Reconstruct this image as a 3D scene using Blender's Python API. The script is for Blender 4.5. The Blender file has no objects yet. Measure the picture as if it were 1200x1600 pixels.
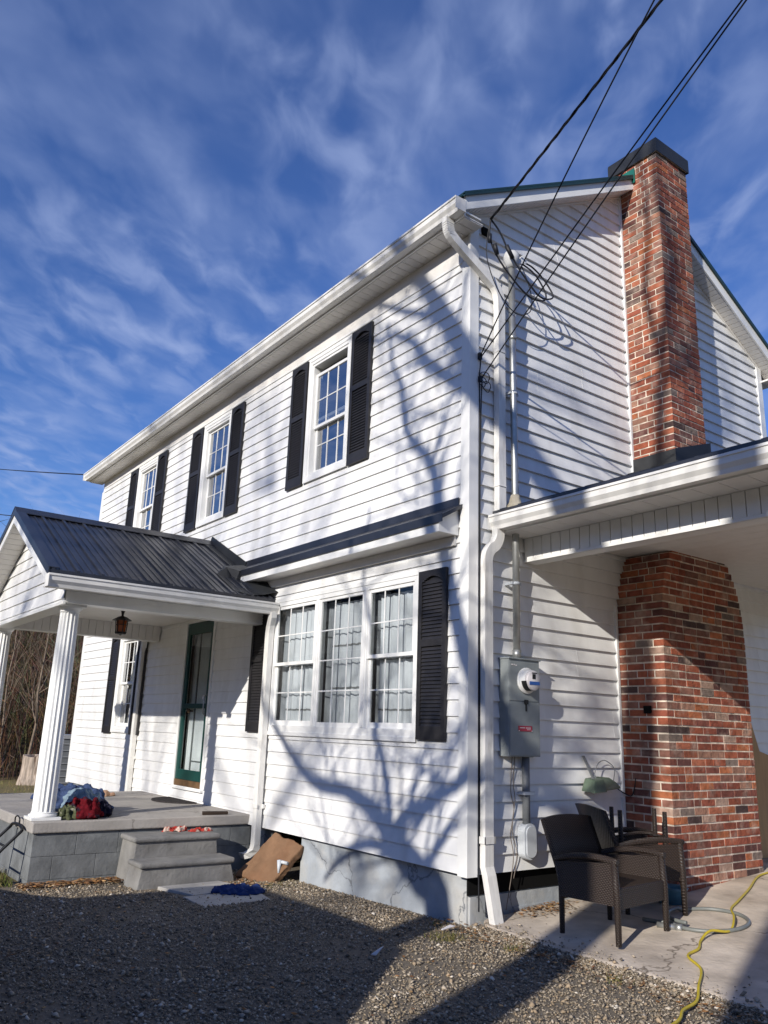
import bpy, bmesh, math, random
import numpy as np
from mathutils import Vector, Matrix
random.seed(7); rng = np.random.default_rng(7)
SC = bpy.context.scene
COL = SC.collection
R = math.radians

# ------------------------------------------------------------------ camera
def rot(rx, ry, rz):
    return Matrix.Rotation(rz, 4, 'Z') @ Matrix.Rotation(ry, 4, 'Y') @ Matrix.Rotation(rx, 4, 'X')
cam = bpy.data.cameras.new('camera'); camo = bpy.data.objects.new('camera', cam); COL.objects.link(camo)
cam.sensor_fit = 'VERTICAL'; cam.sensor_height = 24; cam.sensor_width = 18
cam.lens = 24 * 1261.7 / 1600
cam.clip_start = 0.05; cam.clip_end = 2000
camo.matrix_world = Matrix.Translation((4.7806, -4.4084, 1.0226)) @ rot(0, 0, 0.93366) @ rot(math.pi/2 + 0.262887, 0, 0) @ rot(0, 0, 0.03386)
SC.camera = camo

# ------------------------------------------------------------------ light
SUN = Vector((0.41, -1.0, 0.45)).normalized()
elev = math.asin(SUN.z); azim = math.atan2(SUN.x, SUN.y)      # clockwise from +Y
w = bpy.data.worlds.new('World'); SC.world = w; w.use_nodes = True
nt = w.node_tree; N = nt.nodes; L = nt.links
for n in list(N): N.remove(n)
out = N.new('ShaderNodeOutputWorld'); bg = N.new('ShaderNodeBackground')
sky = N.new('ShaderNodeTexSky'); sky.sky_type = 'NISHITA'; sky.sun_disc = False
sky.sun_elevation = elev; sky.sun_rotation = azim
sky.altitude = 300; sky.air_density = 1.0; sky.dust_density = 0.0; sky.ozone_density = 5.0
tc = N.new('ShaderNodeTexCoord')
sep = N.new('ShaderNodeSeparateXYZ'); L.new(tc.outputs['Generated'], sep.inputs[0])
mx = N.new('ShaderNodeMath'); mx.operation = 'MAXIMUM'; L.new(sep.outputs['Z'], mx.inputs[0]); mx.inputs[1].default_value = 0.04
dx = N.new('ShaderNodeMath'); dx.operation = 'DIVIDE'; L.new(sep.outputs['X'], dx.inputs[0]); L.new(mx.outputs[0], dx.inputs[1])
dy = N.new('ShaderNodeMath'); dy.operation = 'DIVIDE'; L.new(sep.outputs['Y'], dy.inputs[0]); L.new(mx.outputs[0], dy.inputs[1])
cmb = N.new('ShaderNodeCombineXYZ'); L.new(dx.outputs[0], cmb.inputs[0]); L.new(dy.outputs[0], cmb.inputs[1])
def cloud_layer(scale, sx, sy, rz, loc, lo, hi, detail, rough, dist):
    mp = N.new('ShaderNodeMapping'); mp.vector_type = 'TEXTURE'; mp.inputs['Scale'].default_value = (1/sx, 1/sy, 1); mp.inputs['Rotation'].default_value = (0, 0, rz)
    mp.inputs['Location'].default_value = loc
    L.new(cmb.outputs[0], mp.inputs['Vector'])
    no = N.new('ShaderNodeTexNoise'); no.inputs['Scale'].default_value = scale; no.inputs['Detail'].default_value = detail
    no.inputs['Roughness'].default_value = rough; no.inputs['Distortion'].default_value = dist
    L.new(mp.outputs[0], no.inputs['Vector'])
    mr = N.new('ShaderNodeMapRange'); mr.inputs['From Min'].default_value = lo; mr.inputs['From Max'].default_value = hi
    mr.interpolation_type = 'SMOOTHSTEP'
    L.new(no.outputs['Fac'], mr.inputs['Value']); return mr.outputs[0]
CL_ROT = R(124)
c1 = cloud_layer(1.0, 2.8, 4.6, CL_ROT, (0.3, 1.7, 0), 0.34, 0.78, 4, 0.52, 0.35)
c2 = cloud_layer(1.0, 5.5, 9.5, CL_ROT + 0.3, (2.1, 0.4, 0), 0.38, 0.76, 4, 0.48, 0.45)
c3 = cloud_layer(1.3, 1.0, 1.6, CL_ROT, (5, 3, 0), 0.34, 0.62, 2, 0.5, 0.2)
m1 = N.new('ShaderNodeMath'); m1.operation = 'MULTIPLY'; L.new(c2, m1.inputs[0]); L.new(c3, m1.inputs[1])
m2 = N.new('ShaderNodeMath'); m2.operation = 'MULTIPLY_ADD'; L.new(m1.outputs[0], m2.inputs[0]); m2.inputs[1].default_value = 0.65; 
m3 = N.new('ShaderNodeMath'); m3.operation = 'MULTIPLY'; L.new(c1, m3.inputs[0]); m3.inputs[1].default_value = 0.40
L.new(m3.outputs[0], m2.inputs[2])
cl = N.new('ShaderNodeMath'); cl.operation = 'MULTIPLY'; L.new(m2.outputs[0], cl.inputs[0]); cl.operation = 'MULTIPLY_ADD'; cl.inputs[1].default_value = 0.66; cl.inputs[2].default_value = 0.05; cl.use_clamp = True
hs = N.new('ShaderNodeHueSaturation'); hs.inputs['Saturation'].default_value = 1.16; hs.inputs['Hue'].default_value = 0.515; hs.inputs['Value'].default_value = 1.05
L.new(sky.outputs[0], hs.inputs['Color'])
mixc = N.new('ShaderNodeMix'); mixc.data_type = 'RGBA'
L.new(cl.outputs[0], mixc.inputs[0]); L.new(hs.outputs[0], mixc.inputs[6]); mixc.inputs[7].default_value = (3.0, 3.75, 6.0, 1)
L.new(mixc.outputs[2], bg.inputs['Color']); bg.inputs['Strength'].default_value = 0.125
L.new(bg.outputs[0], out.inputs[0])
sl = bpy.data.lights.new('sun', 'SUN'); so = bpy.data.objects.new('sun', sl); COL.objects.link(so)
sl.energy = 5.0; sl.angle = R(0.53); sl.color = (1.0, 0.94, 0.85)
so.rotation_euler = (-SUN).to_track_quat('-Z', 'Y').to_euler()
SC.view_settings.view_transform = 'Standard'; SC.view_settings.look = 'None'
SC.view_settings.exposure = 0.10; SC.view_settings.gamma = 1.0; SC.view_settings.use_curve_mapping = False
SC.cycles.max_bounces = 8; SC.cycles.transparent_max_bounces = 12

# ------------------------------------------------------------------ materials
def mat(name, col, rough=0.6, spec=0.5, metal=0.0, var=0.0, vscale=4.0, bump=0.0, bscale=60.0, stretch=(1, 1, 1),
        col2=None, thr=(0.45, 0.6), attr=None, coat=0.0, detail=5):
    m = bpy.data.materials.new(name); m.use_nodes = True
    t = m.node_tree; n = t.nodes; l = t.links
    b = n['Principled BSDF']; b.inputs['Roughness'].default_value = rough; b.inputs['Metallic'].default_value = metal
    b.inputs['Specular IOR Level'].default_value = spec
    if coat: b.inputs['Coat Weight'].default_value = coat
    c = n.new('ShaderNodeTexCoord'); mp = n.new('ShaderNodeMapping'); mp.inputs['Scale'].default_value = stretch
    l.new(c.outputs['Object'], mp.inputs['Vector'])
    src = None
    base = n.new('ShaderNodeRGB'); base.outputs[0].default_value = (*col, 1); src = base.outputs[0]
    if attr:
        a = n.new('ShaderNodeAttribute'); a.attribute_name = attr; src = a.outputs['Color']
    if col2 is not None:
        no = n.new('ShaderNodeTexNoise'); no.inputs['Scale'].default_value = vscale; no.inputs['Detail'].default_value = detail
        l.new(mp.outputs[0], no.inputs['Vector'])
        mr = n.new('ShaderNodeMapRange'); mr.inputs['From Min'].default_value = thr[0]; mr.inputs['From Max'].default_value = thr[1]
        l.new(no.outputs['Fac'], mr.inputs['Value'])
        mm = n.new('ShaderNodeMix'); mm.data_type = 'RGBA'; l.new(mr.outputs[0], mm.inputs[0]); l.new(src, mm.inputs[6])
        mm.inputs[7].default_value = (*col2, 1); src = mm.outputs[2]
    if var:
        no = n.new('ShaderNodeTexNoise'); no.inputs['Scale'].default_value = vscale * 2.3; no.inputs['Detail'].default_value = 6
        l.new(mp.outputs[0], no.inputs['Vector'])
        mr = n.new('ShaderNodeMapRange'); mr.inputs['From Min'].default_value = 0.3; mr.inputs['From Max'].default_value = 0.7
        mr.inputs['To Min'].default_value = 1 - var; mr.inputs['To Max'].default_value = 1 + var * 0.6
        l.new(no.outputs['Fac'], mr.inputs['Value'])
        vm = n.new('ShaderNodeVectorMath'); vm.operation = 'SCALE'; l.new(src, vm.inputs[0]); l.new(mr.outputs[0], vm.inputs['Scale'])
        src = vm.outputs[0]
    l.new(src, b.inputs['Base Color'])
    if bump:
        no = n.new('ShaderNodeTexNoise'); no.inputs['Scale'].default_value = bscale; no.inputs['Detail'].default_value = 6
        l.new(mp.outputs[0], no.inputs['Vector'])
        bp = n.new('ShaderNodeBump'); bp.inputs['Strength'].default_value = bump; bp.inputs['Distance'].default_value = 0.01
        l.new(no.outputs['Fac'], bp.inputs['Height']); l.new(bp.outputs[0], b.inputs['Normal'])
    return m

WHITE = (0.80, 0.80, 0.78)
M_siding = mat('vinyl_siding', (0.79, 0.79, 0.78), 0.42, 0.4, var=0.06, vscale=1.5, bump=0.06, bscale=30, col2=(0.58, 0.565, 0.53), thr=(0.54, 0.90), stretch=(2.2, 2.2, 0.7))
M_trim = mat('white_trim', WHITE, 0.35, 0.45, var=0.05, vscale=2.0, bump=0.03, bscale=20)
M_gutter = mat('gutter_aluminium', (0.76, 0.75, 0.72), 0.38, 0.5, var=0.08, vscale=3.0, col2=(0.50, 0.47, 0.42), thr=(0.60, 0.85), bump=0.04, bscale=12)
M_wgrime = mat('weathered_white', (0.74, 0.73, 0.70), 0.5, 0.4, var=0.10, vscale=5, col2=(0.45, 0.43, 0.40), thr=(0.58, 0.80), stretch=(3, 3, 0.6))
M_ceil = mat('ceiling_vinyl', (0.74, 0.72, 0.69), 0.5, 0.4, var=0.05)
M_shut = mat('black_shutter', (0.022, 0.021, 0.023), 0.5, 0.4, var=0.2, vscale=8, bump=0.05)
M_roofmain = mat('dark_green_metal', (0.012, 0.040, 0.042), 0.35, 0.5, var=0.15, vscale=3)
M_roofblk = mat('charcoal_metal', (0.026, 0.028, 0.036), 0.34, 0.6, var=0.3, vscale=2.2, bump=0.05, bscale=5, stretch=(1, 3, 1))
M_flash = mat('flashing_black', (0.018, 0.020, 0.023), 0.5, 0.5, var=0.2, bump=0.08, bscale=9)
M_teal = mat('teal_flashing', (0.01, 0.13, 0.10), 0.45, 0.5, var=0.15)
M_found = mat('painted_block', (0.36, 0.39, 0.42), 0.85, 0.2, var=0.16, vscale=3, bump=0.7, bscale=14, col2=(0.46, 0.45, 0.42), thr=(0.5, 0.75))
M_deckc = mat('deck_concrete', (0.38, 0.355, 0.325), 0.9, 0.2, var=0.14, vscale=1.6, bump=0.4, bscale=30, col2=(0.36, 0.335, 0.31), thr=(0.5, 0.72))
M_block = mat('deck_block', (0.185, 0.195, 0.20), 0.9, 0.2, var=0.28, vscale=2.5, bump=0.5, bscale=24)
M_step = mat('precast_step', (0.225, 0.22, 0.21), 0.88, 0.2, var=0.2, vscale=3, bump=0.6, bscale=34, col2=(0.15, 0.14, 0.13), thr=(0.55, 0.75))
M_patio = mat('patio_concrete', (0.58, 0.50, 0.41), 0.92, 0.2, var=0.24, vscale=1.9, bump=0.55, bscale=26, col2=(0.40, 0.335, 0.27), thr=(0.46, 0.70), detail=9)
def add_cracks(m, sc, col, width):
    t = m.node_tree; n = t.nodes; l = t.links; b = n['Principled BSDF']
    c = n.new('ShaderNodeTexCoord'); no = n.new('ShaderNodeTexNoise'); no.inputs['Scale'].default_value = 3.0; no.inputs['Detail'].default_value = 6
    l.new(c.outputs['Object'], no.inputs['Vector'])
    ad = n.new('ShaderNodeVectorMath'); ad.operation = 'MULTIPLY_ADD'; l.new(no.outputs['Color'], ad.inputs[0]); ad.inputs[1].default_value = (.5, .5, .5); l.new(c.outputs['Object'], ad.inputs[2])
    v = n.new('ShaderNodeTexVoronoi'); v.feature = 'DISTANCE_TO_EDGE'; v.inputs['Scale'].default_value = sc; l.new(ad.outputs[0], v.inputs['Vector'])
    mr = n.new('ShaderNodeMapRange'); mr.inputs['From Min'].default_value = 0; mr.inputs['From Max'].default_value = width; mr.inputs['To Min'].default_value = 1; mr.inputs['To Max'].default_value = 0
    l.new(v.outputs['Distance'], mr.inputs['Value'])
    mx_ = n.new('ShaderNodeMix'); mx_.data_type = 'RGBA'; l.new(mr.outputs[0], mx_.inputs[0])
    src = b.inputs['Base Color'].links[0].from_socket; l.new(src, mx_.inputs[6]); mx_.inputs[7].default_value = (*col, 1); l.new(mx_.outputs[2], b.inputs['Base Color'])
add_cracks(M_patio, 0.55, (0.16, 0.13, 0.10), 0.006)
add_cracks(M_found, 0.9, (0.17, 0.18, 0.19), 0.008)
add_cracks(M_deckc, 0.45, (0.22, 0.20, 0.18), 0.005)
M_slab = mat('stepping_slab', (0.40, 0.385, 0.36), 0.9, 0.2, var=0.12, vscale=4, bump=0.35, bscale=30)
M_mortar = mat('mortar', (0.68, 0.59, 0.49), 0.95, 0.1, var=0.5, vscale=5, bump=0.6, bscale=60)
M_brick = mat('brick', (0.3, 0.1, 0.06), 0.9, 0.2, var=0.34, vscale=6, bump=0.9, bscale=38, attr='Col', col2=(0.42, 0.32, 0.26), thr=(0.54, 0.84), detail=8)
M_steel = mat('galvanised_steel', (0.42, 0.43, 0.42), 0.42, 0.5, metal=0.75, var=0.2, vscale=6)
M_meterbox = mat('grey_enclosure', (0.25, 0.275, 0.28), 0.5, 0.4, var=0.08, vscale=5)
M_pvc = mat('grey_plastic', (0.17, 0.18, 0.19), 0.5, 0.4, var=0.08)
M_pvcw = mat('pale_plastic', (0.52, 0.55, 0.58), 0.45, 0.4, var=0.06)
M_black = mat('black_rubber', (0.012, 0.012, 0.013), 0.5, 0.4)
M_wire = mat('cable_black', (0.010, 0.011, 0.016), 0.55, 0.4)
M_red = mat('red_label', (0.38, 0.02, 0.05), 0.4, 0.5)
M_lblw = mat('label_pale', (0.65, 0.62, 0.62), 0.5, 0.4)
M_blue = mat('meter_blue', (0.02, 0.09, 0.35), 0.35, 0.5)
M_door = mat('green_door', (0.005, 0.050, 0.043), 0.38, 0.5, var=0.12, vscale=3)
M_doord = mat('door_sweep', (0.13, 0.075, 0.035), 0.6, 0.3, var=0.3)
M_brass = mat('brown_brass', (0.16, 0.10, 0.05), 0.4, 0.5, metal=0.7, var=0.2)
M_dark = mat('dark_interior', (0.055, 0.055, 0.06), 0.9, 0.1)
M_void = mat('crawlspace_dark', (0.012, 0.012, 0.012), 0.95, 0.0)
M_curt = mat('white_curtain', (0.60, 0.61, 0.63), 0.9, 0.1, var=0.05)
M_curtg = mat('grey_curtain', (0.30, 0.31, 0.33), 0.9, 0.1, var=0.08)
M_band = mat('curtain_band', (0.20, 0.20, 0.20), 0.9, 0.1)
M_denim = mat('denim', (0.05, 0.075, 0.155), 0.95, 0.05, var=0.3, vscale=9, bump=0.3, bscale=120)
M_denimL = mat('light_denim', (0.20, 0.27, 0.33), 0.95, 0.05, var=0.25, vscale=9, bump=0.3, bscale=120)
M_tealc = mat('blue_cloth', (0.025, 0.045, 0.14), 0.95, 0.05, var=0.25, vscale=8, bump=0.5, bscale=80)
M_plaid = mat('dark_red_cloth', (0.11, 0.008, 0.013), 0.95, 0.05, var=0.35, vscale=14, col2=(0.025, 0.02, 0.03), thr=(0.52, 0.6), bump=0.3)
M_olive = mat('olive_cloth', (0.09, 0.10, 0.055), 0.95, 0.05, var=0.35, vscale=14, col2=(0.30, 0.30, 0.24), thr=(0.55, 0.65))
M_navy = mat('navy_cloth', (0.02, 0.02, 0.035), 0.95, 0.05, var=0.3)
M_redc = mat('red_cloth', (0.36, 0.04, 0.03), 0.9, 0.1, var=0.3, col2=(0.55, 0.42, 0.35), thr=(0.5, 0.56), vscale=16)
M_mat = mat('door_mat', (0.045, 0.04, 0.04), 0.95, 0.1, var=0.3, vscale=20, bump=0.6, bscale=90)
M_board = mat('brown_board', (0.20, 0.115, 0.065), 0.8, 0.2, var=0.22, vscale=3, col2=(0.17, 0.085, 0.045), thr=(0.48, 0.68), bump=0.2, bscale=12)
M_yellow = mat('yellow_cord', (0.52, 0.40, 0.03), 0.5, 0.4, var=0.1)
M_hose = mat('grey_hose', (0.17, 0.18, 0.17), 0.45, 0.5, var=0.15)
M_blueb = mat('blue_plastic', (0.06, 0.17, 0.25), 0.45, 0.4, var=0.2, vscale=10)
M_green = mat('green_lamp', (0.10, 0.14, 0.10), 0.35, 0.5, var=0.15, vscale=14)
M_leafdry = mat('dry_leaf', (0.33, 0.17, 0.07), 0.9, 0.1, attr='Col', var=0.2)
M_bark = mat('bark', (0.13, 0.10, 0.085), 0.95, 0.1, var=0.35, vscale=5, bump=0.8, bscale=18, stretch=(3, 3, 0.7))
M_sapl = mat('sapling_bark', (0.21, 0.165, 0.125), 0.9, 0.1, var=0.3, vscale=6)
M_stump = mat('stump_wood', (0.40, 0.33, 0.27), 0.95, 0.1, var=0.45, vscale=3, bump=1.0, bscale=7, stretch=(3, 3, 0.5), col2=(0.14, 0.10, 0.075), thr=(0.55, 0.65))
M_brush = mat('brush_stems', (0.12, 0.08, 0.05), 0.95, 0.05, attr='Col', var=0.2)
M_ply = mat('pale_plywood', (0.48, 0.31, 0.15), 0.7, 0.3, var=0.15, vscale=2, stretch=(4, 4, 0.6))
M_ac = mat('grey_cabinet', (0.33, 0.34, 0.35), 0.5, 0.4, var=0.1)
M_suv = mat('dark_car_paint', (0.03, 0.035, 0.045), 0.25, 0.5, coat=0.6)
M_tyre = mat('tyre', (0.02, 0.02, 0.02), 0.8, 0.2)

def mat_glass(name, tint=(1, 1, 1), refl=1.0, rough=0.0, base=0.0):
    m = bpy.data.materials.new(name); m.use_nodes = True
    t = m.node_tree; n = t.nodes; l = t.links
    for x in list(n): n.remove(x)
    o = n.new('ShaderNodeOutputMaterial'); g = n.new('ShaderNodeBsdfGlossy'); g.inputs['Roughness'].default_value = rough
    tr = n.new('ShaderNodeBsdfTransparent'); tr.inputs['Color'].default_value = (*tint, 1)
    f = n.new('ShaderNodeFresnel'); f.inputs['IOR'].default_value = 1.5
    mu = n.new('ShaderNodeMath'); mu.operation = 'MULTIPLY_ADD'; mu.inputs[1].default_value = refl; mu.inputs[2].default_value = base; mu.use_clamp = True
    l.new(f.outputs[0], mu.inputs[0])
    c = n.new('ShaderNodeTexCoord'); no = n.new('ShaderNodeTexNoise'); no.inputs['Scale'].default_value = 1.6; no.inputs['Detail'].default_value = 2
    l.new(c.outputs['Object'], no.inputs['Vector'])
    bp = n.new('ShaderNodeBump'); bp.inputs['Strength'].default_value = 0.12; bp.inputs['Distance'].default_value = 0.02
    l.new(no.outputs['Fac'], bp.inputs['Height']); l.new(bp.outputs[0], g.inputs['Normal'])
    mi = n.new('ShaderNodeMixShader'); l.new(mu.outputs[0], mi.inputs[0]); l.new(tr.outputs[0], mi.inputs[1]); l.new(g.outputs[0], mi.inputs[2])
    l.new(mi.outputs[0], o.inputs[0]); return m
M_glass = mat_glass('window_glass', (0.86, 0.90, 0.92), 1.4)
M_glassu = mat_glass('upper_window_glass', (0.75, 0.8, 0.85), 1.5, base=0.42)
M_amber = mat('amber_glass', (0.28, 0.07, 0.02), 0.2, 0.5)

def mat_weave(name, c1, c2, sc=70):
    m = mat(name, c1, 0.42, 0.5); t = m.node_tree; n = t.nodes; l = t.links; b = n['Principled BSDF']
    c = n.new('ShaderNodeTexCoord')
    outs = []
    for d, ph in (('X', 0), ('Z', 0)):
        wv = n.new('ShaderNodeTexWave'); wv.wave_type = 'BANDS'; wv.bands_direction = 'DIAGONAL' if d == 'X' else 'Z'
        wv.inputs['Scale'].default_value = sc * 0.30; wv.inputs['Distortion'].default_value = 0.6; wv.inputs['Detail'].default_value = 1
        l.new(c.outputs['Object'], wv.inputs['Vector']); outs.append(wv.outputs['Fac'])
    mu = n.new('ShaderNodeMath'); mu.operation = 'MULTIPLY'; l.new(outs[0], mu.inputs[0]); l.new(outs[1], mu.inputs[1])
    mm = n.new('ShaderNodeMix'); mm.data_type = 'RGBA'; l.new(mu.outputs[0], mm.inputs[0])
    mm.inputs[6].default_value = (*c2, 1); mm.inputs[7].default_value = (*c1, 1); l.new(mm.outputs[2], b.inputs['Base Color'])
    bp = n.new('ShaderNodeBump'); bp.inputs['Strength'].default_value = 0.9; bp.inputs['Distance'].default_value = 0.006
    l.new(mu.outputs[0], bp.inputs['Height']); l.new(bp.outputs[0], b.inputs['Normal'])
    return m
M_wick = mat_weave('dark_wicker', (0.080, 0.052, 0.036), (0.016, 0.011, 0.009), 95)

# ------------------------------------------------------------------ mesh builder
class MB:
    def __init__(s): s.v = []; s.f = []; s.c = []; s.sm = []
    def quad(s, *p, col=None):
        i = len(s.v); s.v += [tuple(q) for q in p]; s.f.append(tuple(range(i, i + len(p)))); s.c.append(col); s.sm.append(False)
    def box(s, x0, x1, y0, y1, z0, z1, col=None):
        if x0 > x1: x0, x1 = x1, x0
        if y0 > y1: y0, y1 = y1, y0
        if z0 > z1: z0, z1 = z1, z0
        s.hexa([(x0, y0, z0), (x1, y0, z0), (x1, y1, z0), (x0, y1, z0), (x0, y0, z1), (x1, y0, z1), (x1, y1, z1), (x0, y1, z1)], col)
    def hexa(s, p, col=None):
        i = len(s.v); s.v += [tuple(q) for q in p]
        for f in ((0, 3, 2, 1), (4, 5, 6, 7), (0, 1, 5, 4), (1, 2, 6, 5), (2, 3, 7, 6), (3, 0, 4, 7)):
            s.f.append(tuple(i + k for k in f)); s.c.append(col); s.sm.append(False)
    def prism(s, poly, ext, col=None, smooth=False):
        """poly: list of 3D points, ext: Vector extrusion"""
        i = len(s.v); n = len(poly); e = Vector(ext)
        s.v += [tuple(q) for q in poly] + [tuple(Vector(q) + e) for q in poly]
        s.f.append(tuple(range(i + n - 1, i - 1, -1))); s.c.append(col); s.sm.append(False)
        s.f.append(tuple(range(i + n, i + 2 * n))); s.c.append(col); s.sm.append(False)
        for k in range(n):
            a, b = k, (k + 1) % n
            s.f.append((i + a, i + b, i + n + b, i + n + a)); s.c.append(col); s.sm.append(smooth)
    def ring_sweep(s, rings, close=True, cap=True, col=None, smooth=True):
        i = len(s.v); n = len(rings[0])
        for r in rings: s.v += [tuple(q) for q in r]
        for a in range(len(rings) - 1):
            for k in range(n if close else n - 1):
                b = (k + 1) % n
                s.f.append((i + a*n + k, i + a*n + b, i + (a+1)*n + b, i + (a+1)*n + k)); s.c.append(col); s.sm.append(smooth)
        if cap and close:
            s.f.append(tuple(i + k for k in range(n - 1, -1, -1))); s.c.append(col); s.sm.append(False)
            j = i + (len(rings) - 1) * n
            s.f.append(tuple(j + k for k in range(n))); s.c.append(col); s.sm.append(False)
    def tube(s, pts, r, n=8, col=None, smooth=True):
        pts = [Vector(p) for p in pts]
        if not isinstance(r, (list, tuple)): r = [r] * len(pts)
        rings = []; up = None
        for i, p in enumerate(pts):
            t = (pts[min(i + 1, len(pts) - 1)] - pts[max(i - 1, 0)]).normalized()
            if up is None:
                up = Vector((0, 0, 1)) if abs(t.z) < 0.9 else Vector((1, 0, 0))
            a = t.cross(up).normalized(); b = a.cross(t).normalized(); up = b
            rings.append([p + r[i] * (math.cos(2*math.pi*k/n) * a + math.sin(2*math.pi*k/n) * b) for k in range(n)])
        s.ring_sweep(rings, col=col, smooth=smooth)
    def rect_sweep(s, pts, side, wdt, dep):
        """rectangular duct: side = fixed width direction"""
        pts = [Vector(p) for p in pts]; rings = []
        sd = [Vector(side).normalized()] * len(pts) if not isinstance(side, list) else [Vector(q).normalized() for q in side]
        for i, p in enumerate(pts):
            t = (pts[min(i + 1, len(pts) - 1)] - pts[max(i - 1, 0)]).normalized()
            a = sd[i]; b = t.cross(a).normalized()
            prof = [(-.5, -.5), (-.3, -.5), (-.25, -.42), (-.05, -.42), (0, -.5), (.05, -.42), (.25, -.42), (.3, -.5), (.5, -.5), (.5, .5), (-.5, .5)]
            rings.append([p + a * (wdt * u) + b * (dep * v) for u, v in prof])
        s.ring_sweep(rings, smooth=False)
    def lathe(s, prof, c=(0, 0, 0), n=24, axis='Z', smooth=True):
        rings = []
        for r, h in prof:
            ring = []
            for k in range(n):
                a = 2*math.pi*k/n
                if axis == 'Z': ring.append((c[0] + r*math.cos(a), c[1] + r*math.sin(a), c[2] + h))
                elif axis == 'X': ring.append((c[0] + h, c[1] + r*math.cos(a), c[2] + r*math.sin(a)))
                else: ring.append((c[0] + r*math.sin(a), c[1] + h, c[2] + r*math.cos(a)))
            rings.append(ring)
        s.ring_sweep(rings, smooth=smooth)
    def build(s, name, m, parent=None, bevel=0.0, loc=None, rotz=0.0):
        me = bpy.data.meshes.new(name); me.from_pydata(s.v, [], s.f); me.update()
        if any(c is not None for c in s.c):
            ca = me.color_attributes.new('Col', 'FLOAT_COLOR', 'CORNER')
            arr = np.ones((len(me.loops), 4), dtype=np.float32); k = 0
            for f, c in zip(s.f, s.c):
                if c is not None: arr[k:k+len(f), :3] = c
                k += len(f)
            ca.data.foreach_set('color', arr.ravel())
        me.polygons.foreach_set('use_smooth', s.sm)
        o = bpy.data.objects.new(name, me); COL.objects.link(o); me.materials.append(m)
        if parent: o.parent = parent
        if loc: o.location = loc
        if rotz: o.rotation_euler = (0, 0, rotz)
        if bevel:
            b = o.modifiers.new('bevel', 'BEVEL'); b.width = bevel; b.segments = 2; b.limit_method = 'ANGLE'; b.angle_limit = R(40)
        return o

def thing(name, label, cat, loc=(0, 0, 0), rotz=0, group=None):
    o = bpy.data.objects.new(name, None); COL.objects.link(o); o.location = loc; o.rotation_euler = (0, 0, rotz)
    o['label'] = label; o['category'] = cat
    if group: o['group'] = group
    return o
def tag(o, label, cat, group=None, kind=None):
    o['label'] = label; o['category'] = cat
    if group: o['group'] = group
    if kind: o['kind'] = kind
    return o
def bez(p0, p1, p2, n=24):
    p0, p1, p2 = Vector(p0), Vector(p1), Vector(p2)
    return [(1-t)**2*p0 + 2*t*(1-t)*p1 + t*t*p2 for t in [i/n for i in range(n+1)]]
def smooth_path(pts, k=6):
    pts = [Vector(p) for p in pts]; o = []
    for i in range(len(pts) - 1):
        p0 = pts[max(i-1, 0)]; p1 = pts[i]; p2 = pts[i+1]; p3 = pts[min(i+2, len(pts)-1)]
        for j in range(k):
            t = j / k
            o.append(0.5*((2*p1) + (-p0+p2)*t + (2*p0-5*p1+4*p2-p3)*t*t + (-p0+3*p1-3*p2+p3)*t**3))
    o.append(pts[-1]); return o

# ------------------------------------------------------------------ terrain
def gz(x, y):
    b = -0.36 + 0.026 * max(min(x + 0.3, 0), -6)
    if x < -17.5:
        d = -17.5 - x
        b += 0.34 * d * min(1, d / 6) * (1 / (1 + (d / 75) ** 2))
    if y < -34: b = max(b, -0.5 + 33 * (1 - math.exp(-((-y - 34) / 60.0) ** 1.3)))  # unseen ridge behind the camera, added to block low sky light
    if x > 34 and y < 40: b = max(b, -0.5 + 24 * (1 - math.exp(-((x - 34) / 60.0) ** 1.3)))  # second unseen ridge added beyond the carport side, also blocks low sky light
    return b
mb = MB()
xs = [-400, -300, -220, -160, -120, -95, -78, -64, -52, -43, -36, -30, -26, -23, -21, -19.5, -18.3, -17.5, -16, -14, -12, -10, -8, -7, -6, -5, -4, -3.4, -3, -2, -1, 0, 1, 2, 4, 7, 12, 20, 40, 80, 150, 300]
ys = [-300, -210, -150, -115, -95, -80, -66, -54, -45, -38, -33, -28, -22, -16, -12, -9, -7, -5, -4, -3, -2, -1, 0, 1, 2, 4, 7, 10, 14, 18, 24, 32, 45, 80, 150, 300]
vi = {}
for i, x in enumerate(xs):
    for j, y in enumerate(ys):
        vi[i, j] = len(mb.v); z = gz(x, y)
        if x < -19 and y > 12: z = -0.5 + (z + 0.5) * max(0.25, 1 - (y - 12) / 60)
        if x < -30: z += 1.2 * math.sin(x * 0.31 + y * 0.17) + 0.9 * math.sin(y * 0.41)
        mb.v.append((x, y, z))
for i in range(len(xs) - 1):
    for j in range(len(ys) - 1):
        mb.f.append((vi[i, j], vi[i+1, j], vi[i+1, j+1], vi[i, j+1])); mb.c.append(None); mb.sm.append(True)
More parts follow.
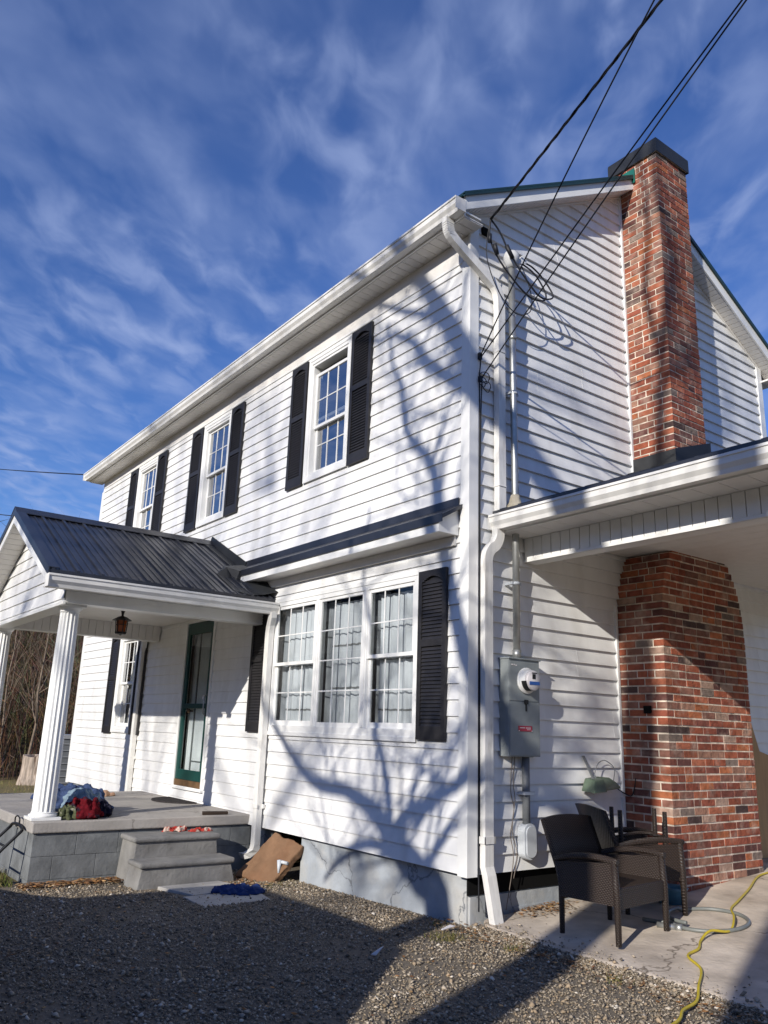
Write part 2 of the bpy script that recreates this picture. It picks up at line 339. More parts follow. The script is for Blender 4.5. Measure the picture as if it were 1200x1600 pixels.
def mat_ground():
    m = mat('ground_soil', (0.085, 0.08, 0.072), 0.95, 0.1, bump=0.6, bscale=30)
    t = m.node_tree; n = t.nodes; l = t.links; b = n['Principled BSDF']
    c = n.new('ShaderNodeTexCoord'); sp = n.new('ShaderNodeSeparateXYZ'); l.new(c.outputs['Object'], sp.inputs[0])
    no = n.new('ShaderNodeTexNoise'); no.inputs['Scale'].default_value = 1.2; no.inputs['Detail'].default_value = 8; l.new(c.outputs['Object'], no.inputs['Vector'])
    nf = n.new('ShaderNodeTexNoise'); nf.inputs['Scale'].default_value = 60; nf.inputs['Detail'].default_value = 4; l.new(c.outputs['Object'], nf.inputs['Vector'])
    def mixr(f, a, bb):
        q = n.new('ShaderNodeMix'); q.data_type = 'RGBA'
        l.new(f, q.inputs[0])
        for k, s in ((6, a), (7, bb)):
            if isinstance(s, tuple): q.inputs[k].default_value = (*s, 1)
            else: l.new(s, q.inputs[k])
        return q.outputs[2]
    soil = mixr(nf.outputs['Fac'], (0.09, 0.078, 0.062), (0.24, 0.205, 0.16))
    gr = mixr(nf.outputs['Fac'], (0.10, 0.105, 0.035), (0.27, 0.22, 0.10))
    gr = mixr(no.outputs['Fac'], gr, (0.20, 0.15, 0.085))
    br = mixr(no.outputs['Fac'], (0.045, 0.03, 0.022), (0.13, 0.085, 0.055))
    def step(val, a, bb):
        q = n.new('ShaderNodeMapRange'); q.inputs['From Min'].default_value = a; q.inputs['From Max'].default_value = bb; l.new(val, q.inputs['Value']); return q.outputs[0]
    s1 = mixr(step(sp.outputs['X'], -3.45, -3.7), soil, gr)
    s1 = mixr(step(sp.outputs['Y'], 5.7, 6.1), s1, gr)
    s1 = mixr(step(sp.outputs['X'], 7.0, 7.6), s1, gr)
    s2 = mixr(step(sp.outputs['X'], -17.6, -18.6), s1, br)
    s2 = mixr(step(sp.outputs['Y'], -33.0, -36.0), s2, br)
    s2 = mixr(step(sp.outputs['X'], 33.0, 36.0), s2, br)
    l.new(s2, b.inputs['Base Color']); return m
g = mb.build('ground', mat_ground()); g['kind'] = 'structure'

# ---- patio slab
def pz(y): return -0.318 + 0.061 * min(y - 0.05, 3.2)
mb = MB()
rows = [0.05, 0.6, 1.2, 1.9, 2.6, 3.25, 5.6]
fe = [(0.02, 0.16), (0.07, 0.12), (0.12, 0.09), (0.22, 0.075), (0.35, 0.05)] + [(0.35 + i * 0.06, 0.045 + 0.010 * math.sin(i * 1.7) + 0.008 * math.sin(i * 4.1 + 1) - 0.012 * math.sin(i * 0.21)) for i in range(1, 60)] + [(4.8, 0.05)]
top = []
for x, y0 in fe:
    col = [Vector((x, y0, -0.52)), Vector((x, y0, pz(y0) - 0.018)), Vector((x, y0 + 0.008, pz(y0) - 0.006)), Vector((x, y0 + 0.03, pz(y0)))]
    for y in rows[1:]: col.append(Vector((x, y, pz(y))))
    top.append(col)
mb.ring_sweep(top, close=False, cap=False, smooth=False)
mb.f = [tuple(reversed(f)) for f in mb.f]
pt = mb.build('patio', M_patio); pt['kind'] = 'structure'

# ------------------------------------------------------------------ farmhouse
H = thing('farmhouse', 'two storey white clapboard farmhouse with black shutters, brick chimney, front porch and side carport', 'house')
E = 0.127
HL = -9.94; HD = 4.96          # length (x), depth (y)
def siding(mb, O, U, Nn, zlo, zhi, ulo, uhi, holes=(), dep=0.019):
    O, U, Nn = Vector(O), Vector(U), Vector(Nn); Zh = Vector((0, 0, 1))
    def P(u, z, d): return O + U * u + Nn * d + Zh * z
    k0 = int(math.floor(zlo / E + 1e-6)); k = k0
    while k * E < zhi - 1e-6:
        a, b = max(k * E, zlo), min((k + 1) * E, zhi)
        cuts = sorted({a, b} | {z for h in holes for z in (h[2], h[3]) if a < z < b})
        for z0, z1 in zip(cuts, cuts[1:]):
            d0 = dep - (dep - 0.004) * (z0 - k*E) / E; d1 = dep - (dep - 0.004) * (z1 - k*E) / E
            la, lb, ra, rb = ulo(z0), ulo(z1), uhi(z0), uhi(z1)
            if ra - la < 0.01: continue
            segs = [(la, lb, ra, rb)]
            for h in holes:
                if h[2] < (z0+z1)/2 < h[3]:
                    ns = []
                    for s in segs:
                        if h[1] <= s[0] or h[0] >= s[2]: ns.append(s); continue
                        if h[0] > s[0]: ns.append((s[0], s[1], h[0], h[0]))
                        if h[1] < s[2]: ns.append((h[1], h[1], s[2], s[3]))
                    segs = ns
            for s in segs:
                jz = 0.0014 * math.sin(k * 12.9898 * 7.1)
                mb.quad(P(s[0], z0, d0), P(s[2], z0, d0), P(s[3], z1, d1), P(s[1], z1, d1))
                if abs(z0 - k*E) < 1e-6:
                    mb.quad(P(s[0], z0, 0.002), P(s[2], z0, 0.002), P(s[2], z0, d0), P(s[0], z0, d0))
                    # overlap seam of two vinyl panels (two courses make one panel)
                    su = uhi(z0) * ((math.sin((k // 2) * 78.233 + Nn.x * 3) * 43758.5453) % 1.0)
                    while su < s[2] - 0.05:
                        if su > s[0] + 0.05 and abs(a - k*E) < 1e-6 and z1 - z0 > 0.12:
                            h3 = 0.0016
                            mb.quad(P(su, z0 - 0.001, d0 + h3), P(su + 0.022, z0 - 0.001, d0 + 0.0003), P(su + 0.022, z1, d1 + 0.0003), P(su, z1, d1 + h3))
                            mb.quad(P(su, z0 - 0.001, d0), P(su, z0 - 0.001, d0 + h3), P(su, z1, d1 + h3), P(su, z1, d1))
                        su += 3.66
        k += 1

UPW = [(-3.04, -2.69, -1.80, -1.435), (-5.89, -5.52, -4.63, -4.27), (-8.42, -8.07, -7.205, -6.84)]   # shutter, window, shutter x
LLW = (-8.37, -8.01, -7.19, -6.84)
holes = []
for s in UPW: holes.append((s[1] + 0.03 - HL, s[2] - 0.03 - HL, 3.66, 5.06))
holes.append((LLW[1] + 0.03 - HL, LLW[2] - 0.03 - HL, 0.90, 2.28))
TW = (-3.12, -0.595, 0.99, 2.36)
holes.append((TW[0] + 0.02 - HL, TW[1] - 0.02 - HL, TW[2], TW[3]))
DW = (-5.49, -4.60, 0.24, 2.34)
holes.append((DW[0] + 0.03 - HL, DW[1] - 0.03 - HL, DW[2], DW[3] - 0.02))
# crawl-space gap etc. is below the siding
mb = MB()
siding(mb, (HL, 0, 0), (1, 0, 0), (0, -1, 0), 0.0, 5.17, lambda z: 0.0, lambda z: -HL, holes)
mb.build('wall', M_siding, H)
# roof pitch on the gable
def soff(y): return 5.60 + 0.56 * min(y, HD - y)
def gable_lo(z): return max(0.0, (z - 5.60) / 0.56)
mb = MB()
siding(mb, (0, 0, 0), (0, 1, 0), (1, 0, 0), 0.0, 6.95, gable_lo, lambda z: HD - gable_lo(z), dep=0.027)
mb.build('wall', M_siding, H)
mb = MB()
siding(mb, (HL, HD, 0), (0, -1, 0), (-1, 0, 0), 0.0, 6.8, lambda z: max(0, (z - 5.47) / 0.56), lambda z: HD - max(0, (z - 5.47) / 0.56))
mb.build('wall', M_siding, H)
mb = MB()
siding(mb, (0, HD, 0), (-1, 0, 0), (0, 1, 0), 0.0, 5.3, lambda z: 0.0, lambda z: -HL)
mb.build('wall', M_siding, H)
# sheathing behind the siding on the gable end and back (keeps daylight out of the rooms)
mb = MB()
mb.prism([(-0.02, 0.02, 0), (-0.02, HD - 0.02, 0), (-0.02, HD - 0.02, 5.55), (-0.02, HD/2, 6.9), (-0.02, 0.02, 5.55)], (-0.08, 0, 0))
mb.box(HL + 0.1, -0.12, HD - 0.10, HD - 0.02, 0, 5.2)
mb.prism([(HL + 0.02, 0.02, 0), (HL + 0.02, HD - 0.02, 0), (HL + 0.02, HD - 0.02, 5.4), (HL + 0.02, HD/2, 6.75), (HL + 0.02, 0.02, 5.4)], (0.06, 0, 0))
mb.build('sheathing', M_dark, H)
# corner trims
def trim(*boxes, name='corner_trim', m=M_trim, bev=0.003):
    q = MB()
    for b in boxes: q.box(*b)
    return q.build(name, m, H, bevel=bev)
trim((-0.075, 0.032, -0.024, -0.001, -0.015, 5.15), (0.001, 0.0318, -0.0239, 0.085, -0.0152, 5.58))
trim((0.001, 0.032, HD - 0.085, HD + 0.024, -0.015, 5.60))
trim((HL - 0.024, HL + 0.07, -0.024, -0.001, -0.015, 5.10))
trim((HL + 0.07, -0.076, -0.022, -0.001, 5.152, 5.176), name='siding_trim')
# j-channel beside the chimney
trim((0.001, 0.034, 1.845, 1.872, -0.02, 2.22), (0.001, 0.034, 2.222, 2.248, 3.55, 6.86), name='siding_trim', bev=0.0)
# frieze board under the front eave
mb = MB(); mb.box(HL + 0.01, -0.01, -0.016, -0.001, 5.178, 5.40); mb.build('frieze_board', M_ceil, H)
# starter strip shadow + foundation
mb = MB()
mb.box(-2.40, -0.045, 0.045, 0.25, -0.75, -0.002)
mb.box(-3.30, -3.14, 0.045, 0.25, -0.75, -0.002)
mb.box(HL + 0.05, -6.50, 0.045, 0.25, -1.0, -0.002)
mb.box(-6.5, -3.40, 0.045, 0.25, -0.9, 0.0)
mb.build('foundation', M_found, H)
mb = MB(); mb.box(-0.30, -0.046, 0.251, HD - 0.05, -0.75, -0.151); mb.box(-0.044, -0.02, 0.06, 1.86, -0.75, -0.16)
mb.box(-0.05, -0.012, 0.50, 1.70, -0.30, -0.262)
mb.build('foundation', M_found, H)
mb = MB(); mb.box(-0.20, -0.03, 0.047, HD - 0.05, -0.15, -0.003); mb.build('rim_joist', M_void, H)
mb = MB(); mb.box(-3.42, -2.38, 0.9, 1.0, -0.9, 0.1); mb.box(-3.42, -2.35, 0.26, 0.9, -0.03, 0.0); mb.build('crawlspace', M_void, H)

# ---- windows
def lathe_panel(): pass
def shutter(x0, x1, z0, z1):
    q = MB(); yb, yf = -0.019, -0.046
    st = 0.048
    q.box(x0, x0 + st, yf, yb, z0, z1); q.box(x1 - st, x1, yf, yb, z0, z1)
    mid = z0 + (z1 - z0) * 0.56
    bands = [(z0 + 0.11, mid - 0.03), (mid + 0.03, z1 - 0.085)]
    q.box(x0 + st, x1 - st, yf, yb, z0, z0 + 0.11); q.box(x0 + st, x1 - st, yf, yb, mid - 0.03, mid + 0.03)
    q.box(x0 + st, x1 - st, yf, yb, z1 - 0.05, z1)
    # arched top rail
    n = 10; xc = (x0 + x1) / 2; hw = (x1 - x0) / 2 - st
    for i in range(n):
        a0 = x0 + st + (2*hw) * i / n; a1 = x0 + st + (2*hw) * (i+1) / n
        h0 = 0.05 * abs((a0 + a1) / 2 - xc) ** 2 / hw ** 2
        q.box(a0, a1, yf + 0.001, yb, z1 - 0.055 - h0, z1 - 0.049)
    for a, b in bands:
        m = int((b - a) / 0.030)
        for i in range(m):
            z = a + (b - a) * (i + 0.5) / m; hh = (b - a) / m * 0.62
            q.hexa([(x0 + st, yf + 0.004, z - hh), (x1 - st, yf + 0.004, z - hh), (x1 - st, yf + 0.010, z - hh), (x0 + st, yf + 0.010, z - hh),
                    (x0 + st, yb - 0.006, z + hh), (x1 - st, yb - 0.006, z + hh), (x1 - st, yb - 0.001, z + hh), (x0 + st, yb - 0.001, z + hh)])
    q.box(x0 + st, x1 - st, yb - 0.001, yb + 0.002, z0, z1)
    return q.build('shutter', M_shut, H, bevel=0.002)

def frame_rect(q, x0, x1, z0, z1, y0, y1, w, wb=None, wt=None):
    wb = wb or w; wt = wt or w
    q.box(x0, x0 + w, y0, y1, z0, z1); q.box(x1 - w, x1, y0, y1, z0, z1)
    q.box(x0 + w, x1 - w, y0, y1, z0, z0 + wb); q.box(x0 + w, x1 - w, y0, y1, z1 - wt, z1)
def grid(q, x0, x1, z0, z1, y, nc, nr, w=0.0125):
    for i in range(1, nc):
        x = x0 + (x1 - x0) * i / nc; q.box(x - w/2, x + w/2, y, y + 0.008, z0, z1)
    for j in range(1, nr):
        z = z0 + (z1 - z0) * j / nr; q.box(x0, x1, y + 0.0012, y + 0.0068, z - w/2, z + w/2)
def well(q, x0, x1, z0, z1, y0, y1):
    q.quad((x0, y1, z0), (x1, y1, z0), (x1, y1, z1), (x0, y1, z1))
    q.quad((x0, y0, z0), (x0, y1, z0), (x0, y1, z1), (x0, y0, z1)); q.quad((x1, y0, z0), (x1, y1, z0), (x1, y1, z1), (x1, y0, z1))
    q.quad((x0, y0, z0), (x1, y0, z0), (x1, y1, z0), (x0, y1, z0)); q.quad((x0, y0, z1), (x1, y0, z1), (x1, y1, z1), (x0, y1, z1))
def dh_window(x0, x1, z0, z1, drop=0.0, label=None, curtain=False):
    """x0..x1 and z0..z1 are the outside of the casing"""
    q = MB()
    c = 0.07
    frame_rect(q, x0, x1, z0, z1, -0.034, 0.0, c, wb=0.05)
    frame_rect(q, x0 + c - 0.001, x1 - c + 0.001, z0 + 0.049, z1 - c + 0.001, -0.024, 0.10, 0.030)
    frame_rect(q, x0 + 0.012, x1 - 0.012, z0 - 0.012, z1 - 0.012, -0.040, -0.030, 0.02, wb=0.03)
    wf = q.build('window', M_trim, H, bevel=0.003)
    if label: wf['label'] = label
    ix0, ix1, iz0, iz1 = x0 + 0.10, x1 - 0.10, z0 + 0.080, z1 - 0.10
    zm = (iz0 + iz1) / 2
    us = MB(); uz0, uz1 = zm - 0.02 - drop, iz1 - drop
    frame_rect(us, ix0, ix1, uz0, uz1, 0.012, 0.036, 0.034); grid(us, ix0 + 0.034, ix1 - 0.034, uz0 + 0.034, uz1 - 0.034, 0.018, 3, 2)
    us.build('sash', M_trim, wf, bevel=0.002)
    ls = MB(); frame_rect(ls, ix0, ix1, iz0, zm + 0.02, 0.042, 0.066, 0.036, wb=0.05); grid(ls, ix0 + 0.036, ix1 - 0.036, iz0 + 0.05, zm - 0.016, 0.048, 3, 2)
    ls.build('sash', M_trim, wf, bevel=0.002)
    gl = MB(); gl.quad((ix0, 0.024, uz0), (ix1, 0.024, uz0), (ix1, 0.024, uz1), (ix0, 0.024, uz1)); gl.build('pane', M_glassu, wf)
    gl = MB(); gl.quad((ix0, 0.055, iz0), (ix1, 0.055, iz0), (ix1, 0.055, zm), (ix0, 0.055, zm)); gl.build('pane', M_glassu, wf)
    wl = MB(); well(wl, ix0 - 0.03, ix1 + 0.03, iz0 - 0.03, iz1 + 0.03, 0.10, 0.9); wl.build('window_recess', M_dark, wf)
    if curtain: curtains(wf, ix0, ix1, iz0, iz1, 0.16)
    return wf
def curtains(parent, x0, x1, z0, z1, y, seed=0, amp=0.022, m=None, name='curtain'):
    rr = random.Random(seed + int(abs(x0) * 100)); q = MB(); n = int((x1 - x0) / 0.012); ph = rr.random() * 6
    rings = []
    for i in range(n + 1):
        x = x0 + (x1 - x0) * i / n
        d = amp * (math.sin(x * 62 + ph) + 0.5 * math.sin(x * 131 + ph * 2) + 0.6 * math.sin(x * 23))
        d2 = amp * 0.7 * (math.sin(x * 62 + ph + 0.5) + 0.5 * math.sin(x * 127 + ph))
        rings.append([(x, y + d, z0), (x, y + d * .9 + d2 * .1, z0 + (z1-z0)*.4), (x, y + d * 0.6 + d2 * .4, z0 + (z1-z0)*.8), (x, y + d2, z1)])
    q.ring_sweep(rings, close=False, cap=False)
    return q.build(name, m or M_curt, parent), rings
for i, s in enumerate(UPW):
    dh_window(s[1] + 0.012, s[2] - 0.004, 3.635, 5.11, drop=0.09 if i == 0 else 0.0,
              label=('upper window nearest the corner, top sash slipped down', 'middle upper window', 'upper window farthest from the chimney')[i])
    shutter(s[0], s[1] - 0.005, 3.62, 5.12); shutter(s[2] + 0.002, s[3], 3.62, 5.12)
dh_window(LLW[1] + 0.012, LLW[2] - 0.004, 0.86, 2.32, label='ground floor window left of the door', curtain=True)
shutter(LLW[0], LLW[1] - 0.005, 0.83, 2.32); shutter(LLW[2] + 0.002, LLW[3], 0.83, 2.32)

# triple picture window
q = MB()
tx0, tx1, tz0, tz1 = TW
frame_rect(q, tx0, tx1, tz0 - 0.045, tz1, -0.030, 0.02, 0.055, wb=0.085, wt=0.075)
q.box(tx0 - 0.012, tx1 + 0.006, -0.038, -0.0305, tz0 - 0.062, tz0 - 0.02)
q.box(tx0 - 0.012, tx1 + 0.006, -0.036, -0.0305, tz1 - 0.03, tz1 + 0.012)
U = [(-3.065, -2.255), (-2.185, -1.415), (-1.345, -0.650)]
for a, b in ((U[0][1], U[1][0]), (U[1][1], U[2][0])):
    q.box(a, b, -0.026, 0.06, tz0 + 0.04, tz1 - 0.075)
    q.box((a+b)/2 - 0.018, (a+b)/2 + 0.018, -0.034, -0.0262, tz0 + 0.04, tz1 - 0.075)
tw = q.build('window', M_trim, H, bevel=0.003); tw['label'] = 'triple picture window with white curtains'
gz0, gz1 = tz0 + 0.04, tz1 - 0.075
zm = 1.665
for i, (a, b) in enumerate(U):
    if i == 1:
        q = MB(); frame_rect(q, a, b, gz0, gz1, -0.018, 0.006, 0.030, wb=0.04); grid(q, a + .03, b - .03, gz0 + .04, gz1 - .03, -0.012, 3, 4); q.build('sash', M_trim, tw, bevel=0.002)
        q = MB(); q.quad((a, -0.007, gz0), (b, -0.007, gz0), (b, -0.007, gz1), (a, -0.007, gz1)); q.build('pane', M_glass, tw)
    else:
        q = MB(); frame_rect(q, a, b, zm - 0.02, gz1, -0.018, 0.004, 0.034); grid(q, a + .034, b - .034, zm + .014, gz1 - .034, -0.012, 3, 2); q.build('sash', M_trim, tw, bevel=0.002)
        q = MB(); frame_rect(q, a, b, gz0, zm + 0.018, 0.008, 0.030, 0.036, wb=0.05); grid(q, a + .036, b - .036, gz0 + .05, zm - .018, 0.014, 3, 2); q.build('sash', M_trim, tw, bevel=0.002)
        q = MB(); q.quad((a, -0.007, zm), (b, -0.007, zm), (b, -0.007, gz1), (a, -0.007, gz1)); q.build('pane', M_glass, tw)
        q = MB(); q.quad((a, 0.019, gz0), (b, 0.019, gz0), (b, 0.019, zm), (a, 0.019, zm)); q.build('pane', M_glass, tw)
q = MB(); well(q, tx0 + 0.02, tx1 - 0.02, tz0 + 0.02, tz1 - 0.06, 0.06, 1.3); q.build('window_recess', M_dark, tw)
for i, (a, b) in enumerate(U):
    wdt = b - a
    curtains(tw, a - 0.16, a + wdt * 0.26, gz0 + 0.01, gz1 - 0.02, 0.105, seed=i, amp=0.010, m=M_curtg)
    q = MB()
    c, rings = curtains(tw, a + wdt * (0.16 if i != 2 else 0.12), b + 0.01, gz0 + 0.01, gz1 - (0.05 if i != 0 else 0.04), 0.075, seed=i + 3, amp=0.011)
    for zb in (0.155, 0.60) if i != 1 else (0.36, 0.77):
        qq = MB(); nr = []
        for k, r in enumerate(rings):
            x, y = r[0][0], r[0][1] * (1 - zb / 1.2) + r[3][1] * zb / 1.2; z = gz0 + zb + 0.003 * math.sin(k * 0.7)
            nr.append([(x, y - 0.006, z), (x, y - 0.006, z + 0.016)])
        for k in range(0, len(nr) - 1):
            qq.quad(nr[k][0], nr[k+1][0], nr[k+1][1], nr[k][1])
        qq.build('curtain_trim', M_band, tw)
shutter(-0.578, -0.218, 0.95, 2.35); shutter(-3.575, -3.215, 0.95, 2.35)

# ---- door
q = MB(); x0, x1, z0, z1 = DW
frame_rect(q, x0, x1, z0, z1, -0.030, 0.06, 0.045, wb=0.02)
q.box(x0 - 0.01, x1 + 0.01, -0.045, 0.0, z0 - 0.015, z0 + 0.012)
dr = q.build('door', M_trim, H, bevel=0.003)
q = MB(); a, b = x0 + 0.046, x1 - 0.046; zb, zt = z0 + 0.022, z1 - 0.046
frame_rect(q, a, b, zb + 0.075, zt, -0.014, 0.016, 0.085, wb=0.12, wt=0.15)
q.box(a + 0.084, b - 0.084, -0.012, 0.014, 1.20, 1.26)
q.build('storm_door', M_door, dr, bevel=0.003)
q = MB(); q.box(a, b, -0.018, 0.012, zb, zb + 0.073); q.build('door_sweep', M_doord, dr)
q = MB(); q.quad((a + .1, 0.002, zb + .2), (b - .1, 0.002, zb + .2), (b - .1, 0.002, zt - .15), (a + .1, 0.002, zt - .15)); q.build('pane', M_glass, dr)
q = MB(); q.box(a, b, 0.085, 0.12, z0, zt + 0.04); 
inner = q.build('inner_door', mat('inner_door_paint', (0.78, 0.80, 0.79), 0.5, 0.4, var=0.06), dr)
q = MB(); q.box(a + 0.21, a + 0.235, 0.072, 0.086, zb, zt); q.box(a + .235, b, 0.076, 0.0855, 0.55, 0.565)
q.build('door_moulding', mat('moulding_grey', (0.16, 0.17, 0.17), 0.5, 0.4), dr)
q = MB(); q.lathe([(0.0, -0.05), (0.022, -0.045), (0.030, -0.03), (0.022, -0.012), (0.012, 0.0), (0.012, 0.03)], c=(a + 0.165, 0.045, 1.17), n=16, axis='Y'); q.build('handle', M_brass, dr)
q = MB(); q.tube([(b - 0.055, -0.014, 1.12), (b - 0.055, -0.05, 1.14), (b - 0.055, -0.05, 1.34), (b - 0.055, -0.014, 1.36)], 0.009, 8); q.build('handle', M_steel, dr)
q = MB(); q.box(b - 0.21, b - 0.15, -0.002, 0.0, 1.31, 1.36); q.build('sticker', M_lblw, dr)

# ------------------------------------------------------------------ main roof, eaves, gutter (the eave sags a little to the left)
def tilt(mb, k=0.012):
    mb.v = [(x, y, z + k * min(x, 0)) for x, y, z in mb.v]; return mb
XR, XL = 0.20, HL - 0.20
def gutter_profile(y, z, s=1.0):
    # K-style, opening upward, y = back, front is towards -y
    return [(y, z + 0.120), (y, z), (y - 0.075, z), (y - 0.085, z + 0.03), (y - 0.108, z + 0.060), (y - 0.112, z + 0.100), (y - 0.122, z + 0.104),
            (y - 0.122, z + 0.122), (y - 0.108, z + 0.122), (y - 0.104, z + 0.104), (y - 0.100, z + 0.062), (y - 0.078, z + 0.034), (y - 0.070, z + 0.006), (y - 0.006, z + 0.006), (y - 0.006, z + 0.120)]
mb = MB(); yb = -0.235; zt = 5.60 + 0.56 * (-0.235) + 0.145
for sgn in (0, 1):
    def Y(y): return y if sgn == 0 else HD - y
    p = [(XL - 0.02, Y(-0.27), zt - 0.02), (XL - 0.02, Y(HD/2), 5.60 + 0.56*HD/2 + 0.145), (XL - 0.02, Y(HD/2), 5.60 + 0.56*HD/2 + 0.172), (XL - 0.02, Y(-0.27), zt + 0.008)]
    mb.prism(p, (XR - XL + 0.045, 0, 0))
    # drip edge down the rake
    for x in (XR + 0.003,):
        mb.prism([(x, Y(-0.27), zt - 0.035), (x, Y(HD/2), 5.60 + 0.56*HD/2 + 0.118), (x, Y(HD/2), 5.60 + 0.56*HD/2 + 0.150), (x, Y(-0.27), zt - 0.005)], (0.022, 0, 0))
# standing ribs
for i in range(45):
    x = XL + 0.23 * i
    if x > XR: break
    for sgn in (0, 1):
        def Y(y): return y if sgn == 0 else HD - y
        mb.prism([(x, Y(-0.27), zt + 0.009), (x, Y(HD/2), 5.60 + 0.56*HD/2 + 0.173), (x, Y(HD/2), 5.60 + 0.56*HD/2 + 0.19), (x, Y(-0.27), zt + 0.026)], (0.03, 0, 0))
mb.box(XL - 0.03, XR + 0.03, HD/2 - 0.12, HD/2 + 0.12, 5.60 + 0.56*HD/2 + 0.13, 5.60 + 0.56*HD/2 + 0.20)
roof = tilt(mb).build('roof', M_roofmain, H)
# rake fascia (both gable ends), eave fascia, soffits
mb = MB()
for sgn in (0, 1):
    def Y(y): return y if sgn == 0 else HD - y
    for x in (XR - 0.02, XL):
        yy = -0.235
        mb.prism([(x, Y(yy), soff(0) + 0.56*yy - 0.004), (x, Y(HD/2), soff(HD/2) - 0.004), (x, Y(HD/2), soff(HD/2) + 0.143), (x, Y(yy), soff(0) + 0.56*yy + 0.143)], (0.02, 0, 0))
mb.box(XL + 0.02, XR - 0.021, -0.235, -0.215, 5.415, 5.60)
mb.box(XL + 0.02, XR - 0.021, HD + 0.215, HD + 0.235, 5.415, 5.60)
mb.box(0.03, XR - 0.021, -0.214, -0.03, 5.45, 5.468)
tilt(mb).build('fascia', M_trim, roof, bevel=0.002)
mb = MB()
nb = int((XR - XL) / 0.1)
for i in range(nb):      # beaded soffit boards under the front eave
    a = XL + 0.03 + i * (XR - 0.03 - XL - 0.03) / nb; b = a + (XR - XL - 0.06) / nb - 0.006
    mb.box(a, b, -0.214, 0.0, 5.410, 5.420)
mb.box(XL + 0.03, XR - 0.03, -0.214, 0.0, 5.4205, 5.43); mb.box(XL + 0.03, XR - 0.03, HD, HD + 0.214, 5.41, 5.43)
m_ = 46
for sgn in (0, 1):
    def Y(y): return y if sgn == 0 else HD - y
    for i in range(m_):  # sloping rake soffit boards, chimney end
        y0 = -0.21 + (HD/2 + 0.21) * i / m_; y1 = -0.21 + (HD/2 + 0.21) * (i + 1) / m_ - 0.008
        if sgn == 0 and y1 > 2.24 and y0 < 2.8: continue
        mb.prism([(0.0, Y(y0), 5.6 + .56*y0), (0.0, Y(y1), 5.6 + .56*y1), (0.0, Y(y1), 5.6 + .56*y1 + 0.01), (0.0, Y(y0), 5.6 + .56*y0 + 0.01)], (XR - 0.021, 0, 0))
    mb.prism([(0.0, Y(-.21), 5.4930), (0.0, Y(HD/2), 5.6 + .56*HD/2 + .0105), (0.0, Y(HD/2), 5.6 + .56*HD/2 + .02), (0.0, Y(-.21), 5.503)], (XR - 0.021, 0, 0))
    mb.prism([(0.0, Y(0), 5.575), (0.0, Y(HD/2), 5.575 + .56*HD/2), (0.0, Y(HD/2), 5.6 + .56*HD/2 - .001), (0.0, Y(0), 5.599)], (0.03, 0, 0))
tilt(mb).build('soffit', M_ceil, roof)
mb = MB(); mb.prism([(XL, y, z) for y, z in gutter_profile(-0.2355, 5.432)], (XR - XL - 0.0, 0, 0))
mb.box(XL - 0.003, XL, -0.357, -0.236, 5.432, 5.553); mb.box(XR, XR + 0.003, -0.357, -0.236, 5.432, 5.553)
tilt(mb).build('gutter', M_gutter, H)
# little black vent/camera hole under the rake corner
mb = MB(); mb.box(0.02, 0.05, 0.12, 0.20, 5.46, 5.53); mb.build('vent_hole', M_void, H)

# ------------------------------------------------------------------ pent roof over the picture window
mb = MB()
PX0, PX1 = -3.95, -0.045
mb.prism([(PX0, -0.0, 2.875), (PX0, -0.245, 2.735), (PX0, -0.245, 2.700), (PX0, -0.0, 2.84)], (PX1 - PX0, 0, 0))
mb.box(PX0, PX1 - 0.05, -0.024, -0.0185, 2.86, 2.93)
mb.box(PX0, PX1 + 0.004, -0.250, -0.2452, 2.672, 2.742)
pr = mb.build('pent_roof', M_roofblk, H)
mb = MB()
mb.box(PX0, PX1 - 0.07, -0.236, -0.216, 2.600, 2.699)
mb.prism([(PX1 - 0.07, -0.236, 2.600), (PX1 - 0.07, -0.02, 2.600), (PX1 - 0.07, -0.02, 2.835), (PX1 - 0.07, -0.236, 2.70)], (0.018, 0, 0))
mb.build('fascia', M_trim, pr, bevel=0.002)
mb = MB(); mb.box(PX0, PX1 - 0.071, -0.215, -0.018, 2.602, 2.612); mb.box(PX0, PX1 - 0.08, -0.040, -0.0175, 2.520, 2.600); mb.build('soffit', M_ceil, pr)

# ------------------------------------------------------------------ porch
DX0, DX1, DY = -6.55, -3.39, -2.22
mb = MB()
mb.box(DX0, DX1, DY, 0.04, 0.0, 0.10)
deck = mb.build('porch_deck', M_deckc, H, bevel=0.012)
mb = MB()
for row in range(4):     # painted blocks: right side face, front face and left side
    z1 = -0.004 - row * 0.2; z0 = z1 - 0.198
    off = 0.2 if row % 2 else 0.0
    y = DY + 0.025
    while y < 0.0:
        y2 = min(y + (0.396 if y > DY + 0.03 or not off else 0.196), 0.03)
        mb.box(DX1 - 0.22, DX1 - 0.028 - 0.002*((row*7) % 3), y, y2, z0, z1); y = y2 + 0.0025
    x = DX1 - 0.226
    while x > DX0 + 0.05:
        x2 = max(x - 0.396, DX0 + 0.03); mb.box(x2, x, DY + 0.028, DY + 0.2, z0, z1); x = x2 - 0.0025
    mb.box(DX0 + 0.03, DX0 + 0.22, DY + 0.21, 0.03, z0, z1)
mb.box(DX0 + 0.06, DX1 - 0.034, DY + 0.034, 0.03, -0.85, -0.001)
mb.build('block_base', M_block, deck, bevel=0.004)

